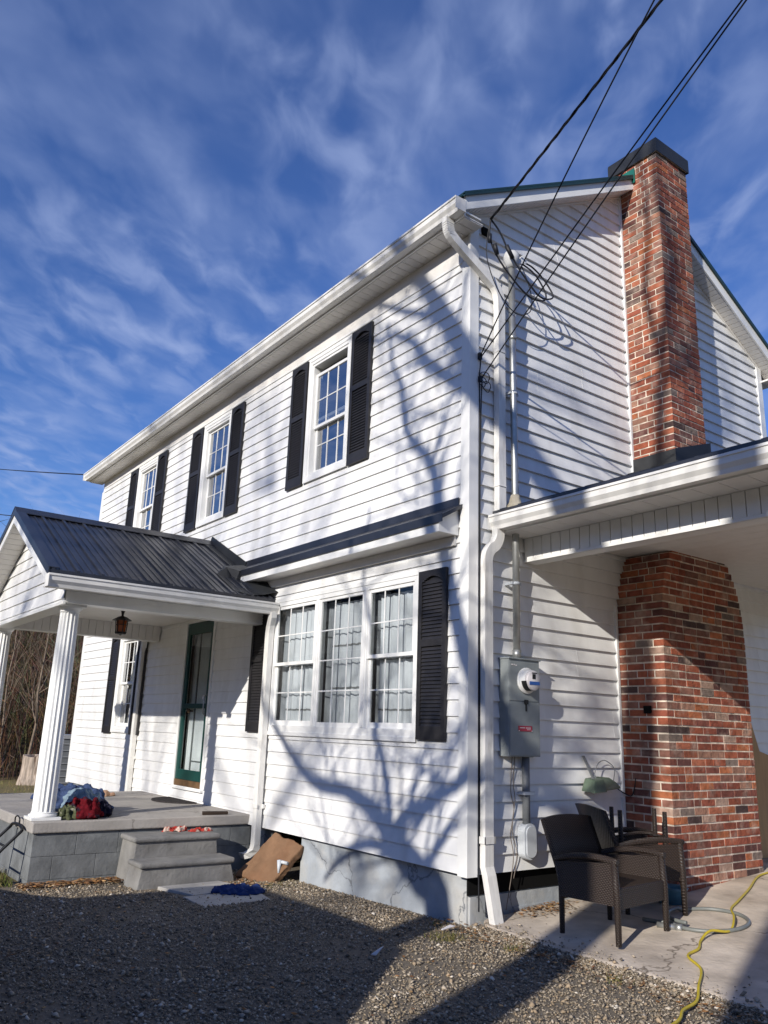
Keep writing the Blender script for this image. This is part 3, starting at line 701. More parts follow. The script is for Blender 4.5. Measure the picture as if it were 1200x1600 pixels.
RXC = -4.965; REX = -3.10; RZ = 3.315; REZ = 2.375; RYF = -2.46
sl_ = (RZ - REZ) / (REX - RXC)
mb = MB()
for s in (1, -1):
    ex = RXC + s * (REX - RXC)
    p = [(RXC, RYF, RZ), (ex, RYF, REZ), (ex, RYF, REZ - 0.022), (RXC, RYF, RZ - 0.022)]
    mb.prism(p, (0, -RYF - 0.02, 0))
    # raised ribs of the metal sheets
    yy = RYF + 0.02; k = 0
    while yy < -0.05:
        wd = 0.030 if k % 3 == 0 else 0.018; hh = 0.020 if k % 3 == 0 else 0.008
        dxn, dzn = s * sl_ , 1.0
        mb.prism([(RXC + s*0.02, yy, RZ - sl_*0.02 + 0.001), (ex, yy, REZ + 0.001), (ex, yy, REZ + hh), (RXC + s*0.02, yy, RZ - sl_*0.02 + hh)], (0, wd, 0))
        yy += 0.078; k += 1
    # drip edge and rake trim
    mb.box(ex - 0.004, ex + 0.004, RYF - 0.01, -0.04, REZ - 0.075, REZ + 0.004)
    mb.prism([(RXC, RYF - 0.012, RZ + 0.018), (ex + s*0.01, RYF - 0.012, REZ + 0.014), (ex + s*0.01, RYF - 0.012, REZ - 0.06), (RXC, RYF - 0.012, RZ - 0.055)], (0, 0.012, 0))
    mb.prism([(RXC, RYF - 0.012, RZ + 0.018), (ex, RYF - 0.012, REZ + 0.018), (ex, RYF - 0.012, REZ + 0.028), (RXC, RYF - 0.012, RZ + 0.028)], (0, 0.10, 0))
    mb.prism([(RXC, RYF - 0.015, RZ + 0.045), (RXC + s*0.14, RYF - 0.015, RZ + 0.028 - 0.14*sl_), (RXC + s*0.14, RYF - 0.015, RZ + 0.020 - 0.14*sl_), (RXC, RYF - 0.015, RZ + 0.030)], (0, -RYF, 0))
pro = mb.build('porch_roof', M_roofblk, H)
# wall flashing where porch roof meets siding, and the crumpled corner piece
mb = MB()
mb.prism([(-4.95, -0.036, 3.37), (-4.92, -0.036, 3.405), (-3.884, -0.036, 2.912), (-3.93, -0.036, 2.80), (-4.95, -0.036, 3.30)], (0, 0.012, 0))
mb.prism([(-4.95, -0.037, 3.315), (-3.93, -0.037, 2.80), (-3.96, -0.17, 2.825), (-4.95, -0.17, 3.318)], (0.004, 0, 0.008))
P_ = [(-3.92, -0.30, 2.83), (-3.72, -0.36, 2.78), (-3.58, -0.26, 2.73), (-3.50, -0.05, 2.76), (-3.62, -0.28, 2.60), (-3.46, -0.30, 2.52), (-3.32, -0.20, 2.50), (-3.22, -0.04, 2.53),
      (-3.14, -0.16, 2.42), (-3.10, -0.34, 2.385), (-3.20, -0.5, 2.43), (-3.62, -0.52, 2.665), (-3.40, -0.42, 2.52), (-3.08, -0.02, 2.46), (-3.85, -0.10, 2.86)]
for a, b, c in ((0, 1, 11), (0, 14, 1), (1, 2, 4), (1, 4, 11), (2, 3, 4), (4, 12, 11), (4, 5, 12), (5, 6, 8), (5, 8, 12), (6, 7, 8), (7, 13, 8), (8, 9, 12), (9, 10, 12), (10, 11, 12), (14, 3, 2), (14, 2, 1), (3, 7, 6), (3, 6, 5), (3, 5, 4)):
    mb.prism([P_[a], P_[b], P_[c]], (0, -0.003, 0.004))
mb.build('flashing', M_flash, pro)
# white rake board, gable siding, sloping rake soffit
mb = MB()
for s in (1, -1):
    ex = RXC + s * (REX - RXC - 0.02)
    mb.prism([(RXC, RYF, RZ - 0.024), (ex, RYF, REZ - 0.024), (ex, RYF, REZ - 0.135), (RXC, RYF, RZ - 0.145)], (0, 0.02, 0))
    mb.box(ex - s*0.02, ex, RYF + 0.0205, -0.03, REZ - 0.135, REZ - 0.024)          # eave fascia
mb.build('fascia', M_trim, pro, bevel=0.002)
mb = MB()
GY = -2.21
siding(mb, (RXC, GY, 0), (1, 0, 0), (0, -1, 0), 2.13, RZ - 0.12, lambda z: -(RZ - 0.12 - z) / sl_ if z > 2.36 else -1.60, lambda z: (RZ - 0.12 - z) / sl_ if z > 2.36 else 1.60)
mb.build('gable_siding', M_siding, pro)
mb = MB()
for s in (1, -1):
    n_ = 20
    for i in range(n_):
        t0, t1 = i / n_, (i + 1) / n_ - 0.004
        xa, xb = RXC + s*(REX-RXC-0.03)*t0, RXC + s*(REX-RXC-0.03)*t1
        za, zb = RZ - 0.145 - (RZ-REZ-0.01)*t0, RZ - 0.145 - (RZ-REZ-0.01)*t1
        mb.prism([(xa, RYF + 0.0205, za), (xb, RYF + 0.0205, zb), (xb, RYF + 0.0205, zb + 0.008), (xa, RYF + 0.0205, za + 0.008)], (0, GY - RYF - 0.0415, 0))
    mb.box(RXC + s*1.60, RXC + s*1.845, RYF + 0.03, -0.03, REZ - 0.137, REZ - 0.129)
mb.build('soffit', M_ceil, pro)
# beams, beadboard, ceiling
mb = MB()
mb.box(-3.53, -3.365, GY + 0.001, -0.03, 2.12, 2.236)
mb.box(-6.565, -6.40, GY + 0.001, -0.03, 2.12, 2.236)
mb.box(-6.38, -3.55, GY + 0.001, GY + 0.16, 2.10, 2.128)
mb.box(-6.60, -3.33, GY - 0.028, GY + 0.0, 2.095, 2.13)
mb.build('porch_beam', M_trim, H, bevel=0.003)
mb = MB(); mb.box(-6.40, -3.53, GY + 0.02, -0.02, 2.335, 2.345); mb.build('porch_ceiling', M_ceil, H)
mb = MB()
y = GY + 0.17
while y < -0.05:
    mb.box(-6.399, -6.388, y, y + 0.094, 2.13, 2.334); mb.box(-3.542, -3.531, y, y + 0.094, 2.13, 2.334); y += 0.10
x = -6.385
while x < -3.6:
    mb.box(x, x + 0.094, GY + 0.14, GY + 0.151, 2.13, 2.334); x += 0.10
mb.build('beadboard', M_ceil, H)
mb = MB(); mb.box(-6.55, -6.401, GY + .01, -0.02, 2.237, 2.34); mb.box(-3.529, -3.37, GY + .01, -0.02, 2.237, 2.34); mb.box(-6.4, -3.53, GY + .01, GY + .139, 2.129, 2.334); mb.build('porch_beam', M_ceil, H)
# porch gutters
mb = MB()
pf = gutter_profile(0, 0)
mb.prism([(REX - 0.018 - yy, RYF - 0.02, zz + 2.205) for yy, zz in pf], (0, -RYF - 0.01, 0))
mb.box(REX - 0.018, REX + 0.104, RYF - 0.023, RYF - 0.02, 2.205, 2.327); mb.box(REX - 0.018, REX + 0.104, -0.03, -0.027, 2.205, 2.327)
mb.build('gutter', M_gutter, H)
mb = MB()
lx = 2 * RXC - REX
mb.prism([(lx + 0.018 + yy, RYF - 0.02, zz + 2.205) for yy, zz in pf], (0, -RYF - 0.01, 0)); mb.build('gutter', M_gutter, H)
# downspouts of the porch
mb = MB()
mb.rect_sweep([(-3.045, -0.09, 2.22), (-3.045, -0.09, 2.16), (-3.10, -0.075, 2.08), (-3.115, -0.072, 2.0), (-3.115, -0.072, 1.0), (-3.115, -0.072, -0.16), (-3.125, -0.080, -0.22), (-3.18, -0.12, -0.27), (-3.24, -0.15, -0.285)], (1, 0, 0), 0.085, 0.062)
mb.box(-3.175, -3.055, -0.045, -0.02, 0.19, 0.23); mb.box(-3.17, -3.06, -0.112, -0.104, 0.19, 0.23)
mb.build('downspout', M_wgrime, H)
mb = MB()
mb.rect_sweep([(-6.83, -0.09, 2.22), (-6.83, -0.085, 2.14), (-6.92, -0.060, 2.0), (-6.93, -0.055, 0.6), (-6.93, -0.055, 0.05), (-6.935, -0.06, -0.35)], (1, 0, 0), 0.085, 0.06)
mb.box(-6.99, -6.87, -0.03, -0.02, 0.50, 0.54)
mb.build('downspout', M_gutter, H)
# fluted columns
def column(x, y):
    z0, z1 = 0.10, 2.12
    q = MB(); n = 80; rings = []
    for z, r in ((z0 + 0.055, 0.105), (z0 + 0.09, 0.104), (z0 + 0.6, 0.104), (z0 + 1.3, 0.099), (z1 - 0.09, 0.090), (z1 - 0.06, 0.090)):
        ring = []
        for k in range(n):
            a = 2*math.pi*k/n; ph = (k % 5)
            rr = r - (0.012 if ph in (2, 3) else 0.0) - (0.006 if ph in (1, 4) else 0)
            ring.append((x + rr*math.cos(a), y + rr*math.sin(a), z))
        rings.append(ring)
    q.ring_sweep(rings, smooth=False)
    c = q.build('column', M_trim, H)
    q = MB(); q.box(x - 0.135, x + 0.135, y - 0.135, y + 0.135, z0 + 0.001, z0 + 0.028)
    q.lathe([(0.126, 0.028), (0.132, 0.038), (0.126, 0.050), (0.108, 0.056), (0.112, 0.066), (0.100, 0.074)], c=(x, y, z0), n=40); q.build('base', M_trim, c, bevel=0.003)
    q = MB(); q.lathe([(0.088, -0.075), (0.098, -0.068), (0.090, -0.058), (0.095, -0.05), (0.118, -0.028), (0.118, -0.02)], c=(x, y, z1), n=40)
    q.box(x - 0.125, x + 0.125, y - 0.125, y + 0.125, z1 - 0.021, z1 - 0.001); q.build('capital', M_trim, c, bevel=0.003)
    return c
column(-3.60, -2.085); column(-6.42, -2.085)

# ------------------------------------------------------------------ chimney (brick by brick)
PAL = [(0.27, 0.080, 0.045), (0.31, 0.105, 0.060), (0.22, 0.066, 0.042), (0.35, 0.12, 0.055), (0.17, 0.060, 0.045), (0.11, 0.048, 0.042), (0.28, 0.15, 0.105), (0.07, 0.045, 0.042), (0.21, 0.10, 0.075), (0.33, 0.22, 0.17), (0.17, 0.13, 0.11)]
PW = [6, 5, 6, 2, 4, 2, 3, 1, 4, 1, 1]
BH = 0.0677
rb = random.Random(11)
def bcol():
    c = rb.choices(PAL, PW)[0]; f = rb.uniform(0.98, 1.32); return tuple(min(1, v * f) for v in c)
def sd(z):       # how far the stack has narrowed (0 at the wide base, 1 at the stack)
    if z < 1.98: return 0.0
    if z > 2.80: return 1.0
    t = (z - 1.98) / 0.82; return 1 - math.sqrt(max(0.0, 1 - t ** 2.0)) * (1 - 0.0 * t)
def chim(z):
    t = sd(z); y0 = 1.885 + (2.252 - 1.885) * t; y1 = 3.225 + (2.80 - 3.225) * t
    return y0, y1
CD = 0.50
def brick_run(mb, face, a0, a1, z, off, proud, X1, Y0=None, Y1=None):
    """face 'F' (x = X1, bricks along y), 'L' (y = a fixed, bricks along x), 'R'"""
    u = a0; first = True
    if face == 'F': u = a0 - 0.003
    if face != 'F': a1 = X1 - (0.098 if off else 0.205) - 0.013
    while u < a1 - 0.015:
        ln = 0.200 if not first else (0.200 if off else 0.097)
        if not first and rb.random() < 0.10: ln = 0.097
        first = False
        u2 = min(u + ln, a1)
        if a1 - u2 < 0.03: u2 = a1
        j = lambda s=0.0018: rb.uniform(-s, s)
        z0, z1 = z + 0.0070 + j(), z + BH - 0.0070 + j()
        pr = proud + rb.uniform(-0.0025, 0.003)
        c = bcol()
        if face == 'F': mb.box(X1 - ((0.098 if off else 0.205) if u < a0 + 0.01 else 0.06), X1 + pr, u, u2, z0, z1, col=c)
        elif face == 'L': mb.box(u, u2, Y0 - pr, Y0 + 0.06, z0, z1, col=c)
        else: mb.box(u, u2, Y1 - 0.06, Y1 + pr, z0, z1, col=c)
        u = u2 + 0.013
CZ0 = -0.42; ncr = int((7.33 - CZ0) / BH)
core = MB(); br = MB()
for k in range(ncr):
    z = CZ0 + k * BH
    y0, y1 = chim(z + BH/2)
    corb = 0.018 if z > 7.14 else 0.0
    if 7.0 < z < 7.14: corb = 0.0
    X1 = CD + corb; y0 -= corb; y1 += corb
    xa = -0.085 if z > 6.45 else 0.005
    core.box(xa, X1 - 0.0015, y0 + 0.0015, y1 - 0.0015, z, z + BH - 0.0004)
    off = k % 2
    brick_run(br, 'F', y0, y1, z, off, 0.003, X1)
    brick_run(br, 'L', xa, X1 - 0.07, z, off, 0.003, X1, Y0=y0)
    brick_run(br, 'R', xa, X1 - 0.07, z, off, 0.003, X1, Y1=y1)
ch = core.build('chimney', M_mortar, H)
bk = br.build('bricks', M_brick, ch)
mb = MB(); zc = CZ0 + ncr * BH
mb.box(-0.105, CD + 0.026, 2.226, 2.828, zc - 0.005, zc + 0.016); 
mb.box(-0.105, CD + 0.027, 2.225, 2.229, zc - 0.15, zc + 0.0); mb.box(CD + 0.0235, CD + 0.0275, 2.2255, 2.8285, zc - 0.15, zc); mb.box(-0.105, CD + .0265, 2.825, 2.829, zc - .15, zc); mb.box(-0.108, -0.1055, 2.225, 2.829, zc - .15, zc)
mb.build('chimney_cap', M_flash, ch)
# base flashing on the carport roof and teal flashing at the main roof
def croof(y): return 2.82 + 0.38 * (y - 0.25)
mb = MB()
mb.prism([(0.03, 2.232, croof(2.23) - 0.03), (CD + 0.02, 2.232, croof(2.23) - 0.03), (CD + 0.02, 2.232, croof(2.23) + 0.175), (0.03, 2.232, croof(2.23) + 0.175)], (0, 0.012, 0))
mb.prism([(CD + 0.008, 2.24, croof(2.24) - 0.03), (CD + 0.008, 2.86, croof(2.86) - 0.03), (CD + 0.008, 2.86, croof(2.86) + 0.14), (CD + 0.008, 2.24, croof(2.24) + 0.175)], (0.012, 0, 0))
mb.box(0.02, CD + 0.10, 2.14, 2.231, croof(2.14) - 0.01, croof(2.14) + 0.045)
mb.build('flashing', M_flash, ch)
mb = MB(); mb.box(-0.12, 0.235, 2.228, 2.240, 6.92, 7.10); mb.build('flashing', M_teal, ch)
mb = MB(); mb.box(0.27, 0.345, 1.868, 1.880, 1.235, 1.30); mb.build('vent_plate', M_void, ch)

# ------------------------------------------------------------------ carport
CX1 = 4.7
mb = MB()
ze = croof(0.27); zb_ = croof(5.3)
mb.prism([(0.026, 0.27, ze - 0.035), (0.026, 5.3, zb_ - 0.035), (0.026, 5.3, zb_), (0.026, 0.27, ze)], (CX1, 0, 0))
k = 0; x = 0.08
while x < CX1:
    mb.prism([(x, 0.265, ze + 0.0005), (x, 5.3, zb_ + 0.0005), (x, 5.3, zb_ + 0.018), (x, 0.265, ze + 0.018)], (0.028, 0, 0)); x += 0.23
mb.box(0.026, CX1 + 0.03, 0.255, 0.265, ze - 0.055, ze + 0.008)
cpr = mb.build('carport_roof', M_roofblk, H)
mb = MB(); mb.box(0.026, CX1 + .02, 0.322, 0.342, 2.655, 2.79)
mb.box(CX1, CX1 + 0.02, 0.343, 5.3, 2.655, 2.80); mb.build('fascia', M_trim, cpr, bevel=0.002)
mb = MB()
x = 0.027
while x < CX1:
    mb.box(x, x + 0.194, 0.343, 0.632, 2.657, 2.666); x += 0.20
mb.build('soffit', M_ceil, cpr)
mb = MB()
# ceiling: long boards
y = 0.78
while y < 5.25:
    mb.box(0.027, CX1 - 0.02, y, y + 0.196, 2.712, 2.722); y += 0.20
mb.build('ceiling', M_ceil, cpr)
mb = MB(); mb.box(0.027, CX1, 0.652, 0.762, 2.462, 2.665); mb.box(0.027, CX1, 0.640, 0.775, 2.448, 2.461); mb.box(0.027, CX1, 0.628, 0.6515, 2.448, 2.474)
mb.box(0.027, CX1, 5.0, 5.12, 2.45, 2.71); mb.box(CX1 - 0.12, CX1 - 0.01, 0.78, 5.0, 2.45, 2.711)
mb.build('carport_beam', M_trim, H, bevel=0.003)
mb = MB()
x = 0.028
while x < CX1 - 0.05:
    mb.box(x, x + 0.094, 0.634, 0.6515, 2.475, 2.656); x += 0.101
mb.build('beadboard', M_trim, H, bevel=0.002)
for y in (0.66, 5.0):
    mb = MB(); mb.box(CX1 - 0.12, CX1 - 0.01, y, y + 0.11, -0.4, 2.447); mb.build('carport_post', M_trim, H, bevel=0.004)
mb = MB(); siding(mb, (CX1 + 0.02, 0.34, 0), (0, 1, 0), (1, 0, 0), 2.80, 4.70, lambda z: (z - 2.80) / 0.38, lambda z: 4.95); mb.build('gable_siding', M_siding, cpr)
mb = MB(); mb.prism([(0.03, yy + 0.3215, zz + 2.668) for yy, zz in gutter_profile(0, 0)], (CX1, 0, 0)); mb.box(0.027, 0.03, 0.20, 0.3215, 2.668, 2.79)
mb.build('gutter', M_gutter, H)
# main downspout: from the upper gutter, across, down the side wall into the carport gutter
mb = MB()
pth = smooth_path([(0.03, -0.29, 5.435), (0.03, -0.285, 5.34), (0.045, -0.23, 5.24), (0.062, 0.17, 5.00), (0.068, 0.26, 4.93), (0.068, 0.300, 4.82), (0.068, 0.304, 4.6)], 5)
mb.rect_sweep(pth, (1, 0, 0), 0.062, 0.085)
mb.rect_sweep([(0.068, 0.304, 4.62), (0.068, 0.304, 3.6), (0.068, 0.304, 2.80)], (1, 0, 0), 0.060, 0.082)
mb.box(0.034, 0.104, 0.258, 0.350, 4.30, 4.306); mb.box(0.034, 0.104, 0.258, 0.350, 3.05, 3.056)
for i in range(7):
    t = 3 + i; p = pth[min(t, len(pth)-1)]; mb.box(p.x - 0.034, p.x + 0.034, p.y - 0.046, p.y + 0.046, p.z - 0.003, p.z + 0.003)
mb.build('downspout', M_wgrime, H)
mb = MB()
pth = smooth_path([(0.075, 0.272, 2.672), (0.075, 0.268, 2.60), (0.070, 0.235, 2.53), (0.066, 0.185, 2.49), (0.062, 0.150, 2.42), (0.062, 0.148, 2.30)], 5)
mb.rect_sweep(pth, (1, 0, 0), 0.062, 0.085)
mb.rect_sweep([(0.062, 0.148, 2.31), (0.062, 0.148, 1.2), (0.062, 0.150, 0.05)], (1, 0, 0), 0.060, 0.088)
mb.rect_sweep([(0.063, 0.150, 0.06), (0.085, 0.152, 0.0), (0.150, 0.165, -0.325)], (1, 0, 0), 0.060, 0.088)
mb.box(0.026, 0.100, 0.095, 0.103, 0.22, 0.27); mb.box(0.026, 0.100, 0.195, 0.203, 0.22, 0.27); mb.box(0.094, 0.100, 0.09, 0.208, 0.22, 0.27)
mb.build('downspout', M_wgrime, H)

# ------------------------------------------------------------------ electric service on the side wall
T = thing('electric_meter_box', 'grey electric meter box with round glass meter and steel mast on the side wall', 'meter box', (0.02, 0.5, 0.85))
def tp(o, T=T):  # parent keeping world coordinates
    o.parent = T; o.matrix_parent_inverse = Matrix.Translation(-Vector(T.location)); return o
mb = MB(); mb.box(0.018, 0.128, 0.327, 0.682, 0.850, 1.612)
mb.box(0.1285, 0.134, 0.335, 0.676, 0.858, 1.270); mb.box(0.1285, 0.134, 0.335, 0.676, 1.278, 1.590); mb.box(0.015, 0.142, 0.320, 0.690, 1.606, 1.618)
tp(mb.build('enclosure', M_meterbox, bevel=0.004))
mb = MB(); mb.lathe([(0.105, 0.0), (0.105, 0.012), (0.098, 0.018), (0.086, 0.020), (0.084, 0.065)], c=(0.134, 0.520, 1.440), n=32, axis='X')
mt = tp(mb.build('meter', M_trim))
def sub(o, p):
    o.parent = p; o.matrix_parent_inverse = p.matrix_world.inverted() if False else Matrix.Identity(4); return o
mb = MB(); mb.lathe([(0.080, 0.063), (0.080, 0.083), (0.072, 0.091), (0.0, 0.093)], c=(0.134, 0.520, 1.440), n=32, axis='X'); sub(mb.build('meter_face', M_lblw), mt)
mb = MB(); mb.box(0.227, 0.229, 0.462, 0.578, 1.405, 1.432); sub(mb.build('display_band', M_blue), mt)
mb = MB(); mb.box(0.227, 0.2295, 0.495, 0.530, 1.452, 1.490); mb.box(0.227, 0.2293, 0.490, 0.550, 1.496, 1.502)
sub(mb.build('display', M_black), mt)
mb = MB(); n_ = 10
for i in range(n_):
    a0 = math.pi * (1.02 + 0.38 * i / n_); a1 = math.pi * (1.02 + 0.38 * (i + 1) / n_)
    q4 = [(0.2, 0.520 + r * math.cos(a), 1.440 + r * math.sin(a)) for r, a in ((0.0865, a0), (0.0865, a1))]
    mb.hexa([(0.165, q4[0][1], q4[0][2]), (0.216, q4[0][1], q4[0][2]), (0.216, q4[1][1], q4[1][2]), (0.165, q4[1][1], q4[1][2])] +
            [(0.165, 0.520 + 0.083*math.cos(a0), 1.44 + 0.083*math.sin(a0)), (0.216, 0.520 + 0.083*math.cos(a0), 1.44 + 0.083*math.sin(a0)), (0.216, 0.520 + 0.083*math.cos(a1), 1.44 + 0.083*math.sin(a1)), (0.165, 0.520 + 0.083*math.cos(a1), 1.44 + 0.083*math.sin(a1))])
sub(mb.build('meter_shade', M_black), mt)
mb = MB(); mb.box(0.1345, 0.139, 0.425, 0.580, 1.044, 1.086); lb = tp(mb.build('warning_label', M_red, bevel=0.001))
mb = MB(); mb.box(0.1392, 0.1400, 0.440, 0.495, 1.068, 1.074); mb.box(0.1392, 0.1400, 0.505, 0.562, 1.068, 1.074); mb.box(0.1392, 0.14, 0.520, 0.560, 1.056, 1.060); mb.box(0.1392, 0.141, 0.424, 0.434, 1.044, 1.052); mb.box(0.1392, 0.141, 0.571, 0.581, 1.044, 1.052); sub(mb.build('label_print', M_lblw), lb)
mb = MB(); mb.box(0.1345, 0.150, 0.495, 0.530, 1.255, 1.290); mb.box(0.1345, 0.142, 0.508, 0.522, 1.20, 1.255); tp(mb.build('latch', M_black, bevel=0.002))
mb = MB(); mb.box(0.1345, 0.137, 0.352, 0.372, 1.556, 1.566); mb.box(0.1345, 0.137, 0.380, 0.392, 1.556, 1.566); mb.box(0.1345, 0.137, 0.398, 0.415, 1.552, 1.562); tp(mb.build('embossed_badge', M_lblw))
# mast
mb = MB(); mb.tube([(0.10, 0.452, 1.60), (0.10, 0.452, 2.9), (0.10, 0.44, 4.0), (0.10, 0.430, 5.20)], 0.030, 14); mast = tp(mb.build('mast_pipe', M_steel))
mb = MB(); mb.lathe([(0.036, 0), (0.036, 0.07)], c=(0.10, 0.452, 1.615), n=16); mb.build('coupling', M_steel, mast)
mb = MB(); mb.lathe([(0.034, 0), (0.034, 0.05)], c=(0.10, 0.437, 4.46), n=16); mb.build('coupling', M_steel, mast)
for z in (2.22, 3.93):
    mb = MB(); mb.lathe([(0.035, 0), (0.035, 0.024)], c=(0.10, 0.447, z), n=16); mb.box(0.02, 0.11, 0.395, 0.418, z, z + .024); mb.box(0.02, 0.11, 0.476, 0.50, z, z + .024)
    mb.build('pipe_clamp', M_pvcw, mast)
mb = MB(); mb.lathe([(0.12, -0.06), (0.055, 0.02), (0.045, 0.06), (0.036, 0.09)], c=(0.10, 0.45, croof(0.45) + 0.015), n=18); mb.build('roof_boot', mat('boot_sealant', (0.42, 0.38, 0.30), 0.8, 0.2, var=0.3, bump=1.0, bscale=30), mast)
mb = MB()
mb.lathe([(0.034, 0.0), (0.050, 0.03), (0.072, 0.07), (0.078, 0.11), (0.062, 0.15), (0.03, 0.175), (0.0, 0.18)], c=(0.105, 0.425, 5.19), n=18)
mb.prism([(0.06, 0.46, 5.23), (0.15, 0.46, 5.23), (0.16, 0.57, 5.27), (0.15, 0.55, 5.33), (0.06, 0.55, 5.33), (0.05, 0.57, 5.27)], (0, 0.0, 0.03))
tp(mb.build('weatherhead', mat('cast_aluminium', (0.55, 0.56, 0.57), 0.5, 0.5, var=0.1)))
# lower conduit
mb = MB(); mb.tube([(0.062, 0.580, 0.86), (0.062, 0.580, 0.34)], 0.031, 14); mb.box(0.02, 0.10, 0.53, 0.63, 0.845, 0.856); cd = tp(mb.build('conduit', M_pvc))
mb = MB(); mb.box(0.02, 0.10, 0.615, 0.635, 0.560, 0.585); mb.box(0.02, 0.10, 0.525, 0.545, 0.560, 0.585); mb.box(0.094, 0.102, 0.52, 0.64, 0.560, 0.585); mb.build('pipe_clamp', M_pvcw, cd)
mb = MB(); pr_ = []
for i in range(24):
    a = 2*math.pi*i/24; pr_.append((0.025, 0.585 + 0.068*math.cos(a), 0.215 + (0.075 if math.sin(a) > 0 else -0.075) + 0.058*math.sin(a)))
mb.prism(pr_, (0.075, 0, 0)); pr2 = [(0.1005, 0.587 + (p[1]-0.585)*0.82, 0.215 + (p[2]-0.215)*0.88) for p in pr_]; mb.prism(pr2, (0.012, 0, 0)); mb.build('conduit_elbow_box', M_pvcw, cd, bevel=0.003)

def cable(name, pts, r, label, m=M_wire, group=None, cat='cable', n=6):
    q = MB(); q.tube(pts, r, n); o = q.build(name, m); tag(o, label, cat, group); return o
# service drop loops at the mast head
mb = MB()
sp0 = (0.20, 0.07, 5.50)
mb.tube(smooth_path([sp0, (0.17, 0.085, 5.36), (0.17, 0.16, 5.20), (0.19, 0.34, 5.02), (0.20, 0.56, 4.90), (0.19, 0.76, 4.94), (0.18, 0.80, 5.04), (0.16, 0.68, 5.20), (0.12, 0.54, 5.28)], 6), 0.008, 8)
mb.tube(smooth_path([sp0, (0.20, 0.18, 5.42), (0.21, 0.30, 5.24), (0.23, 0.46, 5.06), (0.24, 0.66, 4.92), (0.22, 0.86, 5.00), (0.18, 0.80, 5.16), (0.15, 0.66, 5.27), (0.12, 0.53, 5.30)], 6), 0.008, 8)
mb.tube(smooth_path([sp0, (0.15, 0.07, 5.30), (0.14, 0.09, 5.10), (0.15, 0.22, 4.84), (0.16, 0.42, 4.70), (0.17, 0.60, 4.78), (0.15, 0.63, 5.0), (0.12, 0.54, 5.27)], 6), 0.0045, 8)
mb.tube([(0.186, 0.13, 5.28), (0.178, 0.17, 5.19)], 0.020, 10); mb.tube([(0.205, 0.26, 5.31), (0.215, 0.33, 5.20)], 0.020, 10)
mb.tube([(0.17, 0.088, 5.37), (0.165, 0.09, 5.29)], 0.018, 10)
tag(mb.build('service_loop', M_wire), 'looped black cables hanging at the weatherhead on the steel mast', 'cable')
# service drop: three twisted conductors
CAMP = Vector((4.7806, -4.4084, 1.0226))
def thru(S, d, t, Eend, n=60):
    """curve from S through camera-independent mid point Q to pole point Eend (parabolic sag)"""
    S = Vector(S); Q = CAMP + Vector(d) * t; Eend = Vector(Eend)
    s = ((Q - S).length) / ((Eend - S).length)
    P1 = (Q - (1-s)**2 * S - s*s*Eend) / (2*s*(1-s))
    return bez(S, P1, Eend, n)
POLE = Vector((19.0, -4.6, 9.3))
drop = thru(sp0, (-0.365, 0.595, 0.7165), 6.75, POLE, 160)
mb = MB()
for k in range(3):
    pts = []
    for i, p in enumerate(drop):
        t = (drop[min(i+1, 160)] - drop[max(i-1, 0)]).normalized(); a = t.cross(Vector((0, 0, 1))).normalized(); b = a.cross(t)
        ang = (p - drop[0]).length * 12 + k * 2.094
        pts.append(p + (a * math.cos(ang) + b * math.sin(ang)) * 0.008)
    mb.tube(pts, 0.0062, 5)
tag(mb.build('service_drop', M_wire), 'thick twisted black service cable from the roof corner to the sky', 'cable', None)
cable('phone_line', thru((0.05, 0.088, 4.215), (-0.370, 0.590, 0.717), 6.0, POLE + Vector((0, -0.2, -0.5)), 60), 0.006, 'thin black line from the upper clamp on the corner, running beside the twisted cable', group=None)
cable('phone_line', thru((0.05, 0.092, 4.20), (-0.308, 0.643, 0.701), 6.1, POLE + Vector((0, 0.2, -1.3)), 60), 0.006, 'thin black line from the upper corner clamp crossing in front of the chimney cap')
cable('phone_line', thru((0.05, 0.105, 4.01), (-0.3045, 0.645, 0.700), 6.1, POLE + Vector((0, 0.25, -1.4)), 60), 0.006, 'thin black line from the lower clamp on the corner, crossing in front of the chimney')
mb = MB()
mb.tube(smooth_path([(0.05, 0.09, 4.21), (0.045, 0.09, 4.12), (0.04, 0.085, 4.0), (0.035, 0.095, 3.7), (0.032, 0.092, 3.0), (0.032, 0.096, 2.0), (0.032, 0.093, 1.0), (0.032, 0.095, 0.1), (0.035, 0.095, -0.25)], 6), 0.006, 6)
mb.tube(smooth_path([(0.05, 0.105, 4.0), (0.035, 0.108, 3.6), (0.034, 0.100, 2.9), (0.034, 0.106, 2.0), (0.034, 0.101, 1.0), (0.034, 0.104, 0.2)], 6), 0.005, 6)
for a, b, c, d in ((0.05, 0.14, 4.02, 0.055), (0.05, 0.16, 3.94, 0.050), (0.05, 0.11, 3.97, 0.045)):
    mb.tube([(a + 0.01*math.sin(i), b + d*math.cos(i*0.53), c + d*math.sin(i*0.53)) for i in range(13)], 0.004, 5)
mb.box(0.03, 0.06, 0.07, 0.10, 4.18, 4.24); mb.box(0.03, 0.06, 0.075, 0.105, 3.97, 4.02)
tag(mb.build('wall_cable', M_wire), 'black cables clamped down the white house corner with small loops', 'cable')
mb = MB()
mb.tube(smooth_path([(0.03, 0.46, 0.85), (0.03, 0.44, 0.6), (0.035, 0.47, 0.45), (0.03, 0.44, 0.30), (0.035, 0.43, 0.25), (0.04, 0.455, 0.1), (0.03, 0.42, -0.12), (0.05, 0.36, -0.26)], 6), 0.0035, 5)
mb.tube(smooth_path([(0.03, 0.49, 0.85), (0.03, 0.47, 0.66), (0.03, 0.485, 0.52), (0.035, 0.45, 0.30), (0.035, 0.50, 0.12), (0.035, 0.46, -0.05)], 6), 0.0035, 5)
